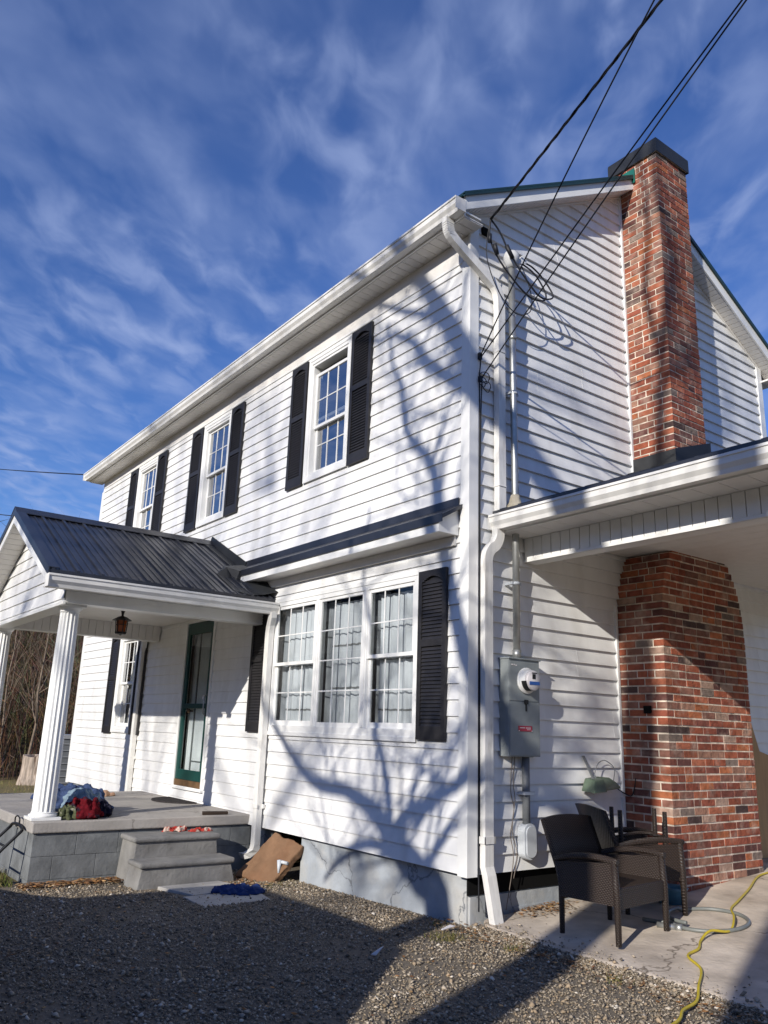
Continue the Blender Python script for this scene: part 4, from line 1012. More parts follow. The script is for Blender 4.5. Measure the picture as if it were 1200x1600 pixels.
tag(mb.build('ground_wire', mat('grey_wire', (0.16, 0.13, 0.11), 0.6, 0.4)), 'two thin loose wires hanging under the grey meter box', 'wire')
# utility pole that carries the lines (outside the picture)
P = thing('utility_pole', 'wooden utility pole carrying the black lines to the house', 'utility pole', (19.0, -4.6, -0.36))
mb = MB(); mb.tube([(19.0, -4.6, -0.5), (19.0, -4.6, 10.0)], [0.16, 0.11], 14); tp(mb.build('pole', M_bark), P)
mb = MB(); mb.box(18.94, 19.06, -5.6, -3.6, 9.35, 9.47); tp(mb.build('crossarm', M_bark), P)

# distant lines behind the left end of the house
g_ = 'distant utility lines left of the house'
cable('utility_line', bez((-60, 3, 18.75), (-29, 3, 10.6), (-12.5, 3, 6.6)), 0.022, 'upper of two distant lines crossing the sky left of the house', group=g_)
cable('utility_line', bez((-60, 3, 15.4), (-29, 3, 8.8), (-12.5, 3, 5.2)), 0.022, 'lower of two distant lines just above the porch roof ridge', group=g_)

# ------------------------------------------------------------------ lantern
T2 = thing('porch_lantern', 'small black lantern with amber glass hanging from the porch ceiling', 'lantern', (-4.92, -1.10, 2.335))
mb = MB(); mb.lathe([(0.055, 0.0), (0.055, -0.012), (0.022, -0.04), (0.014, -0.075), (0.014, -0.095), (0.05, -0.105), (0.115, -0.145), (0.115, -0.152), (0.07, -0.150)], n=6, smooth=False)
for k in range(6):
    a = math.pi/3*k; mb.tube([(0.072*math.cos(a), 0.072*math.sin(a), -0.145), (0.058*math.cos(a), 0.058*math.sin(a), -0.305)], 0.006, 5)
    a2 = a + math.pi/3
    for z in (-0.20, -0.29): mb.tube([(0.068*math.cos(a), 0.068*math.sin(a), z), (0.068*math.cos(a2), 0.068*math.sin(a2), z)], 0.004, 4)
mb.lathe([(0.060, -0.290), (0.062, -0.31), (0.02, -0.318), (0.0, -0.33)], n=6, smooth=False)
mb.build('lantern_frame', M_black, T2)
mb = MB(); mb.lathe([(0.062, -0.15), (0.050, -0.295)], n=6, smooth=False); mb.build('glass', M_amber, T2)

# ------------------------------------------------------------------ concrete steps and slabs
T3 = thing('concrete_steps', 'two grey precast concrete steps against the right side of the porch deck', 'steps', (-3.2, -0.95, -0.42))
def stepblock(name, x1, ya, yb, zt, zb, flare):
    q = MB(); x0 = -3.385 if x1 < -2.9 else -3.02
    y0, y1 = ya, yb
    q.hexa([(x0, y0 - flare, zb), (x1 + flare*0.4, y0 - flare, zb), (x1 + flare*0.4, y1 + flare, zb), (x0, y1 + flare, zb), (x0, y0 + .03, zt - 0.045), (x1 - .03, y0 + .03, zt - 0.045), (x1 - .03, y1 - .03, zt - 0.045), (x0, y1 - .03, zt - 0.045)])
    o = tp(q.build(name, M_step, bevel=0.008), T3)
    q = MB(); q.box(x0, x1, y0, y1, zt - 0.048, zt); t = q.build('tread', M_step, o, bevel=0.018); return o
stepblock('step', -3.00, -1.40, -0.52, -0.025, -0.5, 0.01)
stepblock('step', -2.70, -1.44, -0.50, -0.205, -0.55, 0.04)
gs = 'square stepping slabs in the gravel'
def slab(pts, label, z=-0.393):
    q = MB(); q.prism([(x, y, z - 0.05) for x, y in pts], (0, 0, 0.05)); o = q.build('stepping_slab', M_slab, bevel=0.006); tag(o, label, 'paving slab', gs); return o
slab([(-2.646, -1.28), (-2.167, -1.155), (-2.219, -0.572), (-2.666, -0.676)], 'grey concrete slab in the gravel, the one next to the steps')
slab([(-2.136, -1.259), (-1.668, -1.28), (-1.71, -0.656), (-2.126, -0.572)], 'grey concrete slab in the gravel, the one farther from the steps')

# ------------------------------------------------------------------ cloth piles
def cloth(name, cx, cy, z, rx, ry, h, m, label, cat, seed, group=None, lean=0.0, rz=0.0, folds=5):
    rr = random.Random(seed); q = MB(); n = 40; mrow = 12; rings = []
    ph = [rr.random() * 6.28 for _ in range(8)]; fr = [rr.choice((3, 4, 5, 7, 9)) for _ in range(8)]
    for j in range(mrow + 1):
        t = j / mrow; ring = []
        for k in range(n):
            a = 2*math.pi*k/n
            rad = (1 - t**1.5) * (1 + 0.16*math.sin(fr[0]*a + ph[0]) + 0.10*math.sin(fr[1]*a + ph[1] + 4*t) + 0.05*math.sin(13*a + ph[2]))
            x = rx * rad * math.cos(a); y = ry * rad * math.sin(a)
            zz = h * (1 - (1 - t)**2.2 * 1.0) * (1 + 0.22*math.sin(fr[2]*a + ph[3]) * (1-t)) + 0.16*h*math.sin(x*38/(.2+rx*4) * folds/3 + ph[4] + 3*y)*math.sin(math.pi*min(1, t*1.3)) + 0.12*h*math.sin(y*60 + x*22 + ph[5])*math.sin(math.pi*t)
            x += lean * t
            ring.append((cx + x*math.cos(rz) - y*math.sin(rz), cy + x*math.sin(rz) + y*math.cos(rz), z + max(0.002, zz)))
        rings.append(ring)
    q.ring_sweep(rings); o = q.build(name, m); tag(o, label, cat, group)
    tx = bpy.data.textures.new(name + '_wrinkle', 'CLOUDS'); tx.noise_scale = 0.055
    s = o.modifiers.new('sub', 'SUBSURF'); s.levels = 1; s.render_levels = 2
    d = o.modifiers.new('wr', 'DISPLACE'); d.texture = tx; d.strength = 0.065; d.mid_level = 0.45; d.texture_coords = 'GLOBAL'
    return o
cloth('denim_jacket', -4.22, -1.60, 0.10, 0.34, 0.20, 0.25, M_denim, 'rumpled dark blue denim garment at the back of the clothes heap on the porch', 'clothing', 3, 'clothes heaped on the porch', rz=1.0)
cloth('jeans', -3.86, -1.66, 0.13, 0.20, 0.17, 0.21, M_denimL, 'faded light blue jeans on top of the clothes heap on the porch', 'clothing', 5, 'clothes heaped on the porch', rz=0.9)
cloth('plaid_shirt', -3.60, -1.70, 0.10, 0.16, 0.20, 0.17, M_plaid, 'dark red plaid shirt at the front of the clothes heap beside the column', 'clothing', 8, 'clothes heaped on the porch', rz=0.1)
cloth('camouflage_cloth', -3.56, -1.87, 0.10, 0.09, 0.09, 0.12, M_olive, 'olive mottled cloth between the column base and the red shirt', 'clothing', 9, 'clothes heaped on the porch')
cloth('dark_cloth', -3.66, -1.50, 0.10, 0.10, 0.08, 0.14, M_navy, 'black cloth at the right end of the clothes heap on the porch', 'clothing', 12, 'clothes heaped on the porch')
cloth('blue_cloth', -5.55, -1.56, 0.10, 0.20, 0.12, 0.07, M_denim, 'small blue cloth lying alone on the deck left of the column', 'cloth', 14)
cloth('blue_towel', -2.105, -0.76, -0.395, 0.23, 0.16, 0.05, M_tealc, 'crumpled dark blue towel lying on the slabs in the gravel', 'towel', 21, rz=0.9, folds=8)
cloth('red_cloth', -3.33, -0.86, -0.025, 0.055, 0.12, 0.035, M_redc, 'red cloth on the top step, the larger one nearer the column', 'cloth', 22)
cloth('red_glove', -3.25, -0.62, -0.025, 0.05, 0.13, 0.022, M_redc, 'red and tan work glove on the top step, nearer the house wall', 'glove', 24)
cloth('peach_cloth', -6.0, -0.75, 0.10, 0.2, 0.14, 0.05, mat('peach_fabric', (0.55, 0.34, 0.22), 0.9, 0.1), 'peach cloth lying on the far part of the deck behind the column', 'cloth', 25)
# door mat, wood scrap
mb = MB(); pr_ = []
for i in range(25):
    a = math.pi * i / 24; pr_.append((-5.04 + 0.42*math.cos(a), -0.06 - 0.36*math.sin(a), 0.102))
mb.prism(pr_, (0, 0, 0.014)); tag(mb.build('door_mat', M_mat), 'dark half round door mat on the deck in front of the green door', 'doormat')
mb = MB(); mb.hexa([(-3.52, -0.50, 0.101), (-3.46, -0.52, 0.101), (-3.44, -0.24, 0.101), (-3.50, -0.22, 0.101), (-3.52, -0.50, 0.135), (-3.46, -0.52, 0.13), (-3.44, -0.24, 0.125), (-3.50, -0.22, 0.13)])
tag(mb.build('wood_scrap', mat('dark_wood', (0.05, 0.035, 0.025), 0.8, 0.2)), 'short dark wood scrap at the right edge of the deck near the wall', 'wood scrap')

# ------------------------------------------------------------------ brown board leaning at the crawl space, with white fitting
T4 = thing('leaning_board', 'battered brown fibreboard box lid leaning at the foundation gap beside the downspout', 'board', (-2.65, -0.28, -0.40))
q = MB()
bl, brr, tr_, tl_ = Vector((-2.86, -0.42, -0.40)), Vector((-2.44, -0.235, -0.425)), Vector((-2.33, 0.02, -0.085)), Vector((-2.83, -0.20, 0.075))
tl_ = Vector((-2.76, -0.05, 0.0)); nrm = (brr - bl).cross(tl_ - bl).normalized()
if nrm.y > 0: nrm = -nrm
jr = random.Random(5); poly = []
for a, b in ((bl, brr), (brr, tr_), (tr_, tl_), (tl_, bl)):
    for i in range(8):
        p = a.lerp(b, i / 8); poly.append(p + Vector((jr.uniform(-.008, .008), 0, jr.uniform(-.008, .008))))
q.prism([tuple(p) for p in poly], tuple(-nrm * 0.075)); bo = tp(q.build('panel', M_board, bevel=0.004), T4)
m9 = bo.modifiers.new('rm', 'REMESH'); m9.mode = 'VOXEL'; m9.voxel_size = 0.012
txb = bpy.data.textures.new('board_dents', 'CLOUDS'); txb.noise_scale = 0.12
m9 = bo.modifiers.new('dp', 'DISPLACE'); m9.texture = txb; m9.strength = 0.035; m9.mid_level = 0.5; m9.texture_coords = 'GLOBAL'
q = MB(); q.tube([tuple(brr.lerp(tr_, .52) + nrm*.012), tuple(brr.lerp(tr_, .52) + nrm*.03 + Vector((-0.10, -.03, .0)))], 0.016, 10); q.tube([tuple(brr.lerp(tr_, .52) + nrm*.03 + Vector((-0.085, -.03, .01))), tuple(brr.lerp(tr_, .52) + nrm*.03 + Vector((-0.06, -.05, -.10)))], [0.026, 0.008], 10)
o = q.build('pipe_fitting', M_pvcw); tag(o, 'small white pipe fitting at the right edge of the leaning brown board', 'pipe fitting')

# ------------------------------------------------------------------ wicker chairs
def chair(loc, rz, label, group):
    c = thing('wicker_chair', label, 'chair', loc, rz, group)
    Wd, Dp = 0.31, 0.22     # half width (y), half depth (x)
    for s in (1, -1):
        q = MB(); q.tube([(Dp, s*Wd, 0.0), (Dp, s*Wd, 0.30), (Dp - 0.015, s*Wd, 0.505)], [0.020, 0.024, 0.024], 10); q.build('leg', M_wick, c)
        q = MB(); q.tube([(-Dp, s*(Wd-.01), 0.0), (-Dp, s*(Wd-.01), 0.32), (-Dp - 0.03, s*(Wd-.01), 0.455)], [0.018, 0.022, 0.022], 10); q.build('leg', M_wick, c)
        q = MB(); q.tube(smooth_path([(Dp + 0.015, s*Wd, 0.505), (0.05, s*(Wd+.005), 0.520), (-0.14, s*(Wd+.0), 0.500), (-Dp - 0.05, s*(Wd-.015), 0.465)], 5), 0.022, 10); q.build('armrest', M_wick, c)
        q = MB(); q.hexa([(-Dp, s*Wd - .010, 0.235), (Dp, s*Wd - .010, 0.235), (Dp, s*Wd + .010, 0.235), (-Dp, s*Wd + .010, 0.235), (-Dp - .03, s*Wd - .010, 0.455), (Dp - .01, s*Wd - .010, 0.498), (Dp - .01, s*Wd + .010, 0.498), (-Dp - .03, s*Wd + .010, 0.455)]); q.build('side_panel', M_wick, c)
    q = MB(); q.box(-Dp, Dp + 0.01, -Wd + .02, Wd - .02, 0.315, 0.345); q.build('seat', M_wick, c, bevel=0.008)
    q = MB(); q.box(Dp - 0.012, Dp + 0.010, -Wd + .025, Wd - .025, 0.215, 0.318); q.build('apron', M_wick, c, bevel=0.004)
    q = MB(); q.box(-Dp - 0.01, -Dp + 0.010, -Wd + .025, Wd - .025, 0.215, 0.318); q.build('apron', M_wick, c, bevel=0.004)
    q = MB(); n = 14; rings = []
    for i in range(n + 1):
        t = -1 + 2*i/n; y = t * (Wd - 0.005); bow = 0.035 * (1 - t*t); h = 0.735 - 0.02*t*t
        rings.append([(-Dp + 0.02 - bow, y, 0.30), (-Dp - 0.14 - bow, y, h), (-Dp - 0.165 - bow, y, h), (-Dp - 0.005 - bow, y, 0.30)])
    q.ring_sweep(rings); q.build('backrest', M_wick, c)
    return c
gc = 'dark wicker armchairs on the patio'
f1 = 0.11
chair((0.87, 0.585, pz(0.58) + 0.005), f1, 'dark wicker armchair nearest the meter box, facing the carport', gc)
chair((0.53, 1.33, pz(1.33) + 0.005), R(60), 'dark wicker armchair pushed against the brick chimney with an upturned table on it', gc)
# upturned wicker side table on the far chair
t5 = thing('wicker_side_table', 'small dark wicker table lying legs up on the chair by the chimney', 'side table', (0.53, 1.36, pz(1.33) + 0.352), R(50))
q = MB(); q.box(-0.19, 0.19, -0.17, 0.17, 0.0, 0.025); q.build('tabletop', M_wick, t5, bevel=0.006)
for s in (1, -1):
    for u in (1, -1):
        q = MB(); q.tube([(s*0.17, u*0.15, 0.02), (s*0.172, u*0.152, 0.36)], [0.021, 0.017], 10); q.build('leg', M_wick, t5)
    q = MB(); q.box(-0.165, 0.165, s*0.155 - .008, s*0.155 + .008, 0.02, 0.12); q.build('apron', M_wick, t5)
    q = MB(); q.tube(smooth_path([(-0.17, s*0.15, 0.17), (0, s*0.13, 0.20), (0.17, s*0.15, 0.17)], 6), 0.013, 8); q.build('stretcher', M_wick, t5)
# blue tub under it
mb = MB(); mb.lathe([(0.0, 0.0), (0.10, 0.0), (0.125, 0.10), (0.135, 0.115), (0.128, 0.12), (0.115, 0.10), (0.09, 0.012), (0.0, 0.012)], c=(0.62, 1.62, pz(1.6) + 0.002), n=28)
tag(mb.build('blue_tub', M_blueb), 'low blue plastic tub on the patio under the chair by the chimney', 'tub')

# ------------------------------------------------------------------ green lamp on the side wall
T6 = thing('wall_lamp', 'green flood lamp hanging on a strap from the white siding beside the chimney', 'lamp', (0.03, 1.38, 0.66))
mb = MB(); mb.hexa([(0.10, 1.345, 0.672), (0.106, 1.345, 0.672), (0.106, 1.375, 0.672), (0.10, 1.375, 0.672), (0.02, 1.315, 0.86), (0.028, 1.315, 0.86), (0.028, 1.345, 0.86), (0.02, 1.345, 0.86)]); tp(mb.build('strap', M_pvc), T6)
mb = MB(); mb.hexa([(0.04, 1.27, 0.575), (0.20, 1.25, 0.565), (0.20, 1.42, 0.575), (0.04, 1.45, 0.585), (0.05, 1.31, 0.68), (0.16, 1.31, 0.665), (0.16, 1.43, 0.675), (0.05, 1.43, 0.69)]); tp(mb.build('lamp_head', M_green, bevel=0.008), T6)
mb = MB(); mb.prism([(0.06, 1.44, 0.60), (0.19, 1.42, 0.585), (0.17, 1.63, 0.60), (0.10, 1.66, 0.635), (0.06, 1.62, 0.67), (0.05, 1.46, 0.68)], (0.0, 0, 0.012)); tp(mb.build('lamp_shade', M_green), T6)
mb = MB(); mb.tube(smooth_path([(0.12, 1.40, 0.66), (0.10, 1.38, 0.70), (0.07, 1.46, 0.79), (0.06, 1.56, 0.825), (0.06, 1.66, 0.79), (0.07, 1.69, 0.74), (0.09, 1.64, 0.65)], 6), 0.004, 6); tp(mb.build('cord', M_pvc), T6)
tag(cable('hooked_wire', smooth_path([(0.05, 1.72, 0.60), (0.06, 1.82, 0.55), (0.10, 1.872, 0.53), (0.14, 1.865, 0.60), (0.16, 1.86, 0.68)], 5), 0.005, 'x'), 'bent wire sticking out at the chimney corner beside the green lamp', 'wire')

# ------------------------------------------------------------------ hose, cord, leaves
hp = []
ctr = Vector((1.13, 1.33)); 
for i in range(60):
    a = R(200) + R(430) * i / 59; rr_ = 0.34 + 0.03 * math.sin(a * 1.5) - 0.02 * i / 59
    x = 1.11 + rr_ * 0.80 * math.cos(a); y = 1.36 + rr_ * 0.95 * math.sin(a)
    hp.append((x, y, pz(y) + 0.014 + (0.020 if i > 45 else 0.0)))
hp = [(0.80, 1.00, pz(1) + .016), (0.90, 1.03, pz(1) + .014)] + hp[6:]
o = cable('garden_hose', smooth_path(hp, 2), 0.0135, 'grey garden hose coiled on the patio beside the wicker chairs', M_hose, cat='hose', n=10)
mb = MB(); mb.tube([(0.96, 0.945, pz(.9) + .02), (1.08, 0.99, pz(.9) + .02)], 0.021, 12); mb.tube([(1.08, 0.99, pz(.9) + .02), (1.12, 1.005, pz(.9) + .02)], 0.027, 8); fi = mb.build('hose_coupling', M_steel, o)
cp = [(0.55, 3.6), (0.577, 3.146), (0.62, 2.9), (0.80, 2.45), (0.96, 2.0), (1.05, 1.75), (1.26, 1.43), (1.36, 1.2), (1.34, 1.0), (1.36, 0.85), (1.45, 0.68), (1.49, 0.50), (1.68, 0.34), (1.83, 0.08), (1.93, -0.10), (1.98, -0.30), (2.06, -0.46), (2.13, -0.74), (2.2, -0.89), (2.33, -1.05), (2.6, -1.3), (3.0, -1.4), (3.5, -1.9)]
cpz = [(x, y, (pz(y) + 0.012 if y > 0.04 else gz(x, y) + 0.03) + (0.03 if 1.2 < x < 1.35 and 0.9 < y < 1.5 else 0)) for x, y in cp]
cable('extension_cord', smooth_path(cpz, 6), 0.0085, 'yellow extension cord snaking across the patio and gravel', M_yellow, cat='cord', n=8)
def leaves(name, n, fx, z, size, label, pal):
    q = MB(); rr = random.Random(len(name) + n)
    for _ in range(n):
        x, y, dz = fx(rr); a = rr.random()*6.28; s = size * rr.uniform(0.5, 1.2); c = rr.choice(pal); f = rr.uniform(.7, 1.3); c = tuple(v*f for v in c)
        ca, sa = math.cos(a), math.sin(a); pts = []
        zz = z(x, y) + dz
        for u, v, h in ((-1, 0, rr.uniform(0, .5)), (0, -.55, rr.uniform(-.1, .5)), (1, 0, rr.uniform(0, .6)), (0, .55, rr.uniform(-.1, .5))):
            pts.append((x + s*(u*ca - v*sa), y + s*(u*sa + v*ca), zz + s*h*0.7 + 0.003))
        q.quad(*pts, col=c)
    o = q.build(name, M_leafdry); o['kind'] = 'stuff'; o['label'] = label; o['category'] = 'leaves'
    return o
LP = [(0.30, 0.15, 0.06), (0.20, 0.10, 0.05), (0.42, 0.26, 0.12), (0.13, 0.08, 0.05), (0.36, 0.24, 0.15)]
leaves('fallen_leaves', 260, lambda r: (abs(r.gauss(0.06, 0.10)) + 0.02, r.gauss(0.72, 0.16), r.uniform(0, .012)), lambda x, y: pz(y) + .002, 0.020, 'small heap of dry brown leaves on the patio against the foundation', LP)
leaves('fallen_leaves', 700, lambda r: (-3.36 + abs(r.gauss(0, .10)), r.uniform(-2.3, -1.35), r.uniform(0, .03)), lambda x, y: gz(x, y), 0.030, 'dry leaves along the foot of the porch base', LP)
leaves('fallen_leaves', 260, lambda r: (r.uniform(-3.1, -2.3), r.gauss(-0.42, .12), r.uniform(0, .012)), lambda x, y: gz(x, y), 0.024, 'dry leaves under the leaning brown board', LP)
leaves('fallen_leaves', 500, lambda r: (r.uniform(-0.3, 2.4), r.gauss(-0.06, .10), r.uniform(0, .01)), lambda x, y: gz(x, y) + .012, 0.018, 'dry leaf litter along the patio edge', LP)

leaves('fallen_leaves', 420, lambda r: (r.uniform(-3.2, 2.6), r.uniform(-3.2, -0.05), 0.012), lambda x, y: gz(x, y), 0.017, 'scattered dry leaf bits over the gravel', LP)
# small litter
def shard(x, y, pts, label):
    q = MB(); q.prism([(x + a, y + b, gz(x, y) + 0.022 + c) for a, b, c in pts], (0.004, 0, 0.006)); tag(q.build('white_scrap', M_lblw), label, 'scrap', 'white scraps in the gravel')
shard(0.30, -1.08, [(0, 0, 0), (0.03, 0.02, 0.0), (0.05, 0.06, 0.05), (0.01, 0.06, 0.03)], 'white scrap in the shaded gravel, nearest the camera')
shard(0.01, -0.25, [(0, 0, 0), (0.02, 0.0, 0.0), (0.05, 0.09, 0.02), (0.0, 0.08, 0.02)], 'white scrap in the gravel close to the house corner')

# plywood behind the chimney
mb = MB()
mb.prism([(0.035, 3.75, pz(3.3) + .002), (0.035, 4.95, pz(3.3) + .002), (0.035, 4.95, 0.86), (0.035, 4.33, 0.89), (0.035, 4.15, 0.93), (0.035, 3.96, 1.38), (0.035, 3.90, 1.40)], (0.018, 0, 0))
tag(mb.build('plywood_sheet', M_ply, bevel=0.002), 'raw plywood sheet standing on the patio behind the brick chimney', 'plywood')

# ------------------------------------------------------------------ hand truck at the left edge
T7 = thing('hand_truck', 'black metal hand truck leaning at the front of the porch deck', 'hand truck', (-3.77, -2.65, -0.43))
q = MB()
for x in (-3.56, -3.98):
    q.tube(smooth_path([(x, -2.262, 0.01), (x, -2.40, -0.13), (x + .01, -2.62, -0.36), (x + .01, -2.68, -0.42)], 3), 0.014, 8)
q.tube(smooth_path([(-3.56, -2.262, 0.01), (-3.60, -2.258, 0.035), (-3.77, -2.255, 0.05), (-3.94, -2.258, 0.035), (-3.98, -2.262, 0.01)], 4), 0.014, 8)
q.tube(smooth_path([(-3.70, -2.258, 0.045), (-3.70, -2.26, 0.10), (-3.78, -2.26, 0.12), (-3.86, -2.26, 0.10), (-3.86, -2.258, 0.045)], 4), 0.007, 6)
for t in (0.3, 0.6, 0.85): q.tube([(-3.56, -2.262 - .40*t, 0.0 - .40*t), (-3.98, -2.262 - .40*t, 0.0 - .40*t)], 0.010, 6)
tp(q.build('frame', M_black), T7)
q = MB(); q.box(-4.0, -3.54, -2.90, -2.66, -0.437, -0.430); tp(q.build('toe_plate', M_steel), T7)
for x in (-4.06, -3.48):
    q = MB(); q.lathe([(0.03, -.025), (0.095, -.025), (0.105, -.012), (0.105, .012), (0.095, .025), (0.03, .025)], c=(x, -2.60, -0.34), n=24, axis='X'); tp(q.build('wheel', M_tyre), T7)

# ------------------------------------------------------------------ beyond the left end of the house
T8 = thing('air_conditioner', 'grey slatted air conditioner cabinet beyond the left end of the house', 'air conditioner', (-11.6, 0.7, -0.5))
q = MB(); q.box(-12.0, -11.25, 0.10, 1.2, -0.45, 0.70); tp(q.build('cabinet', M_pvc), T8)
q = MB()
for i in range(9): q.box(-11.249, -11.235, 0.12, 1.18, -0.36 + i*0.115, -0.345 + i*0.115)
q.box(-12.02, -11.23, 0.08, 1.22, 0.66, 0.73)
for y in (0.10, 0.45, 0.8): q.box(-11.249, -11.238, y, y + .02, -0.45, 0.66)
tp(q.build('grille', M_ac), T8)
# stump
q = MB(); rings = []
for z, r in ((-0.62, 0.40), (-0.50, 0.34), (-0.3, 0.285), (-0.05, 0.265), (0.14, 0.27), (0.145, 0.0)):
    rings.append([(-16.4 + (r*(1 + .07*math.sin(5*a + 1) + .04*math.sin(11*a)))*math.cos(a), 1.10 + (r*(1 + .07*math.sin(5*a + 1) + .04*math.sin(9*a)))*math.sin(a), z + (0.03*math.sin(3*a) if z > 0 else 0)) for a in [2*math.pi*k/36 for k in range(36)]])
q.ring_sweep(rings, smooth=False); tag(q.build('tree_stump', M_stump), 'pale weathered tree stump at the edge of the brush left of the house', 'tree stump')

# ------------------------------------------------------------------ bare trees
def grow(q, p, d, ln, r, depth, rr, col=None, up=0.25, spread=0.55, n=5):
    segs = 4; pts = [p]; rad = [r]; cur = p.copy(); dd = d.normalized()
    for i in range(segs):
        dd = (dd + Vector((rr.uniform(-1, 1), rr.uniform(-1, 1), rr.uniform(-.6, 1) * 0.8 + up)) * 0.16).normalized()
        cur = cur + dd * ln / segs; pts.append(cur.copy()); rad.append(r * (1 - 0.55 * (i + 1) / segs))
    q.tube(pts, rad, n if r > 0.02 else 4, col=col)
    if depth <= 0: return
    for i in range(1, segs + 1):
        for _ in range(1 if i < segs else 2):
            if rr.random() < 0.85:
                nd = (dd + Vector((rr.uniform(-1, 1), rr.uniform(-1, 1), rr.uniform(-.5, .9))) * spread * 1.5).normalized()
                grow(q, pts[i], nd, ln * rr.uniform(0.45, 0.75), rad[i] * 0.62, depth - 1, rr, col, up, spread, n)

def bare_tree(loc, h, r, seed, label, m, depth=3, lean=(0, 0), group=None):
    rr = random.Random(seed); t = thing('bare_tree', label, 'tree', loc, 0, group)
    q = MB(); pts = []; rad = []; k = 7
    for i in range(k + 1):
        f = i / k; pts.append(Vector((lean[0]*f + rr.uniform(-.04, .04)*h*0.3, lean[1]*f + rr.uniform(-.04, .04)*h*0.3, h*f - 0.1))); rad.append(r * (1 - 0.8*f) + 0.004)
    q.tube(pts, rad, 8); q.build('trunk', m, t)
    q = MB()
    for i in range(2, k + 1):
        for _ in range(2):
            a = rr.random()*6.28; grow(q, pts[i], Vector((math.cos(a), math.sin(a), 0.8)), h*rr.uniform(.18, .34), rad[i]*0.6, depth - 1, rr)
    q.build('crown', m, t); return t
gt = 'bare saplings at the foot of the brushy hill'
for i, (x, y, h, r, lab) in enumerate([(-17.6, 1.30, 5.2, 0.034, 'tall pale forked sapling just left of the stump'), (-18.6, 2.10, 4.2, 0.022, 'slim bare sapling between the stump and the right porch column'),
                                       (-19.5, 3.3, 5.0, 0.03, 'bare sapling partly hidden by the right porch column'), (-18.2, 0.65, 4.6, 0.026, 'bare sapling nearest the left porch column'),
                                       (-20.5, 5.6, 6.0, 0.036, 'bare sapling seen between the right column and the house corner')]):
    bare_tree((x, y, gz(x, y)), h, r, 40 + i, lab, M_sapl, 3, group=gt)

# brush on the slope: thousands of thin stems as one mesh
def brush():
    q = MB(); rr = random.Random(99)
    BP = [(0.20, 0.15, 0.115), (0.11, 0.075, 0.05), (0.27, 0.21, 0.15), (0.07, 0.05, 0.04), (0.17, 0.10, 0.06), (0.30, 0.22, 0.13), (0.06, 0.065, 0.03)]
    for _ in range(12000):
        x = -17.3 - abs(rr.gauss(0, 1)) * 9; y = rr.uniform(-12, 22) if x > -30 else rr.uniform(-20, 30); z = gz(x, y) - .05
        if x > -17.9: h = rr.uniform(0.2, 0.9)
        else: h = rr.uniform(0.5, 3.4) * (1.0 + max(0, -x - 22) * 0.03)
        c = tuple(v * rr.uniform(.6, 1.2) for v in rr.choice(BP)); w = rr.uniform(.004, .014) * (1 + max(0, -x - 18) * .04)
        lx, ly = rr.gauss(0, .28) * h, rr.gauss(0, .28) * h; a = rr.random() * 3.14; ca, sa = math.cos(a) * w, math.sin(a) * w
        m_ = (x + lx * .4, y + ly * .4, z + h * .55); tpt = (x + lx, y + ly, z + h)
        for uu, vv in ((ca, sa), (-sa, ca)):
            q.quad((x - uu, y - vv, z), (x + uu, y + vv, z), (m_[0] + uu*.8, m_[1] + vv*.8, m_[2]), (m_[0] - uu*.8, m_[1] - vv*.8, m_[2]), col=c)
            q.quad((m_[0] - uu*.8, m_[1] - vv*.8, m_[2]), (m_[0] + uu*.8, m_[1] + vv*.8, m_[2]), tpt, col=c)
        for _ in range(4):
            t = rr.uniform(.3, .95); px, py, pz_ = x + lx*t, y + ly*t, z + h*t; b = rr.random()*6.28; l2 = h * rr.uniform(.12, .35)
            e = (px + math.cos(b)*l2, py + math.sin(b)*l2, pz_ + l2*rr.uniform(.1, 1.2)); ww = w*.6
            q.quad((px - ww, py, pz_ - ww), (px + ww, py, pz_ + ww), e, col=c); q.quad((px, py - ww, pz_), (px, py + ww, pz_), e, col=c)
    o = q.build('brush', M_brush); o['kind'] = 'stuff'; o['label'] = 'brown leafless brush covering the slope left of the house'; o['category'] = 'brush'
brush()

# ------------------------------------------------------------------ the trees and the car behind the photographer that shade the house
S_ = (-SUN); kx, kz = -SUN.x / SUN.y, -SUN.z / SUN.y      # per metre of -y, sun ray moves +kx in x and +kz in z
def up_sun(x, z, D):  # a point that shades (x, 0, z) from distance D in front of the wall
    return Vector((x + kx * D, -D, z + kz * D))
def shade_tree(D, limbs, seed, label, twigs=True, tw=1.0):
    rr = random.Random(seed); base = up_sun(*limbs[0][0][0][:2], D) if False else None
    b0 = limbs[0][0][0]; B = Vector((b0[0] + kx * D, -D, gz(b0[0] + kx * D, -D)))
    t = thing('shade_tree', label, 'tree', tuple(B)); q = MB(); cr = MB()
    for li, (pts, rad) in enumerate(limbs):
        W = []
        for i, (x, z) in enumerate(pts):
            f = i / max(1, len(pts) - 1); Dd = D + (0.5 * math.sin(li * 1.7) * f if li else 0.0)
            W.append(up_sun(x, z, Dd) - B)
        Ws = smooth_path(W, 4); rs = [rad[0] + (rad[1] - rad[0]) * i / (len(Ws) - 1) for i in range(len(Ws))]
        q.tube(Ws, rs, 10)
        if twigs:
            st = 3 if li else len(Ws) // 2
            for i in range(st, len(Ws), 2):
                for _ in range(2):
                    if rr.random() < 0.75 * tw:
                        a = rr.random() * 6.28
                        grow(cr, Ws[i], Vector((math.cos(a), math.sin(a) * .6, rr.uniform(-.1, 1.1))), rr.uniform(.5, 1.5), max(.010, rs[i] * .24), 2, rr, up=.2)
    q.build('trunk', M_bark, t)
    if cr.v: cr.build('crown', M_bark, t)
    return t
DT = 8.0
zb0 = -0.36 - kz * DT
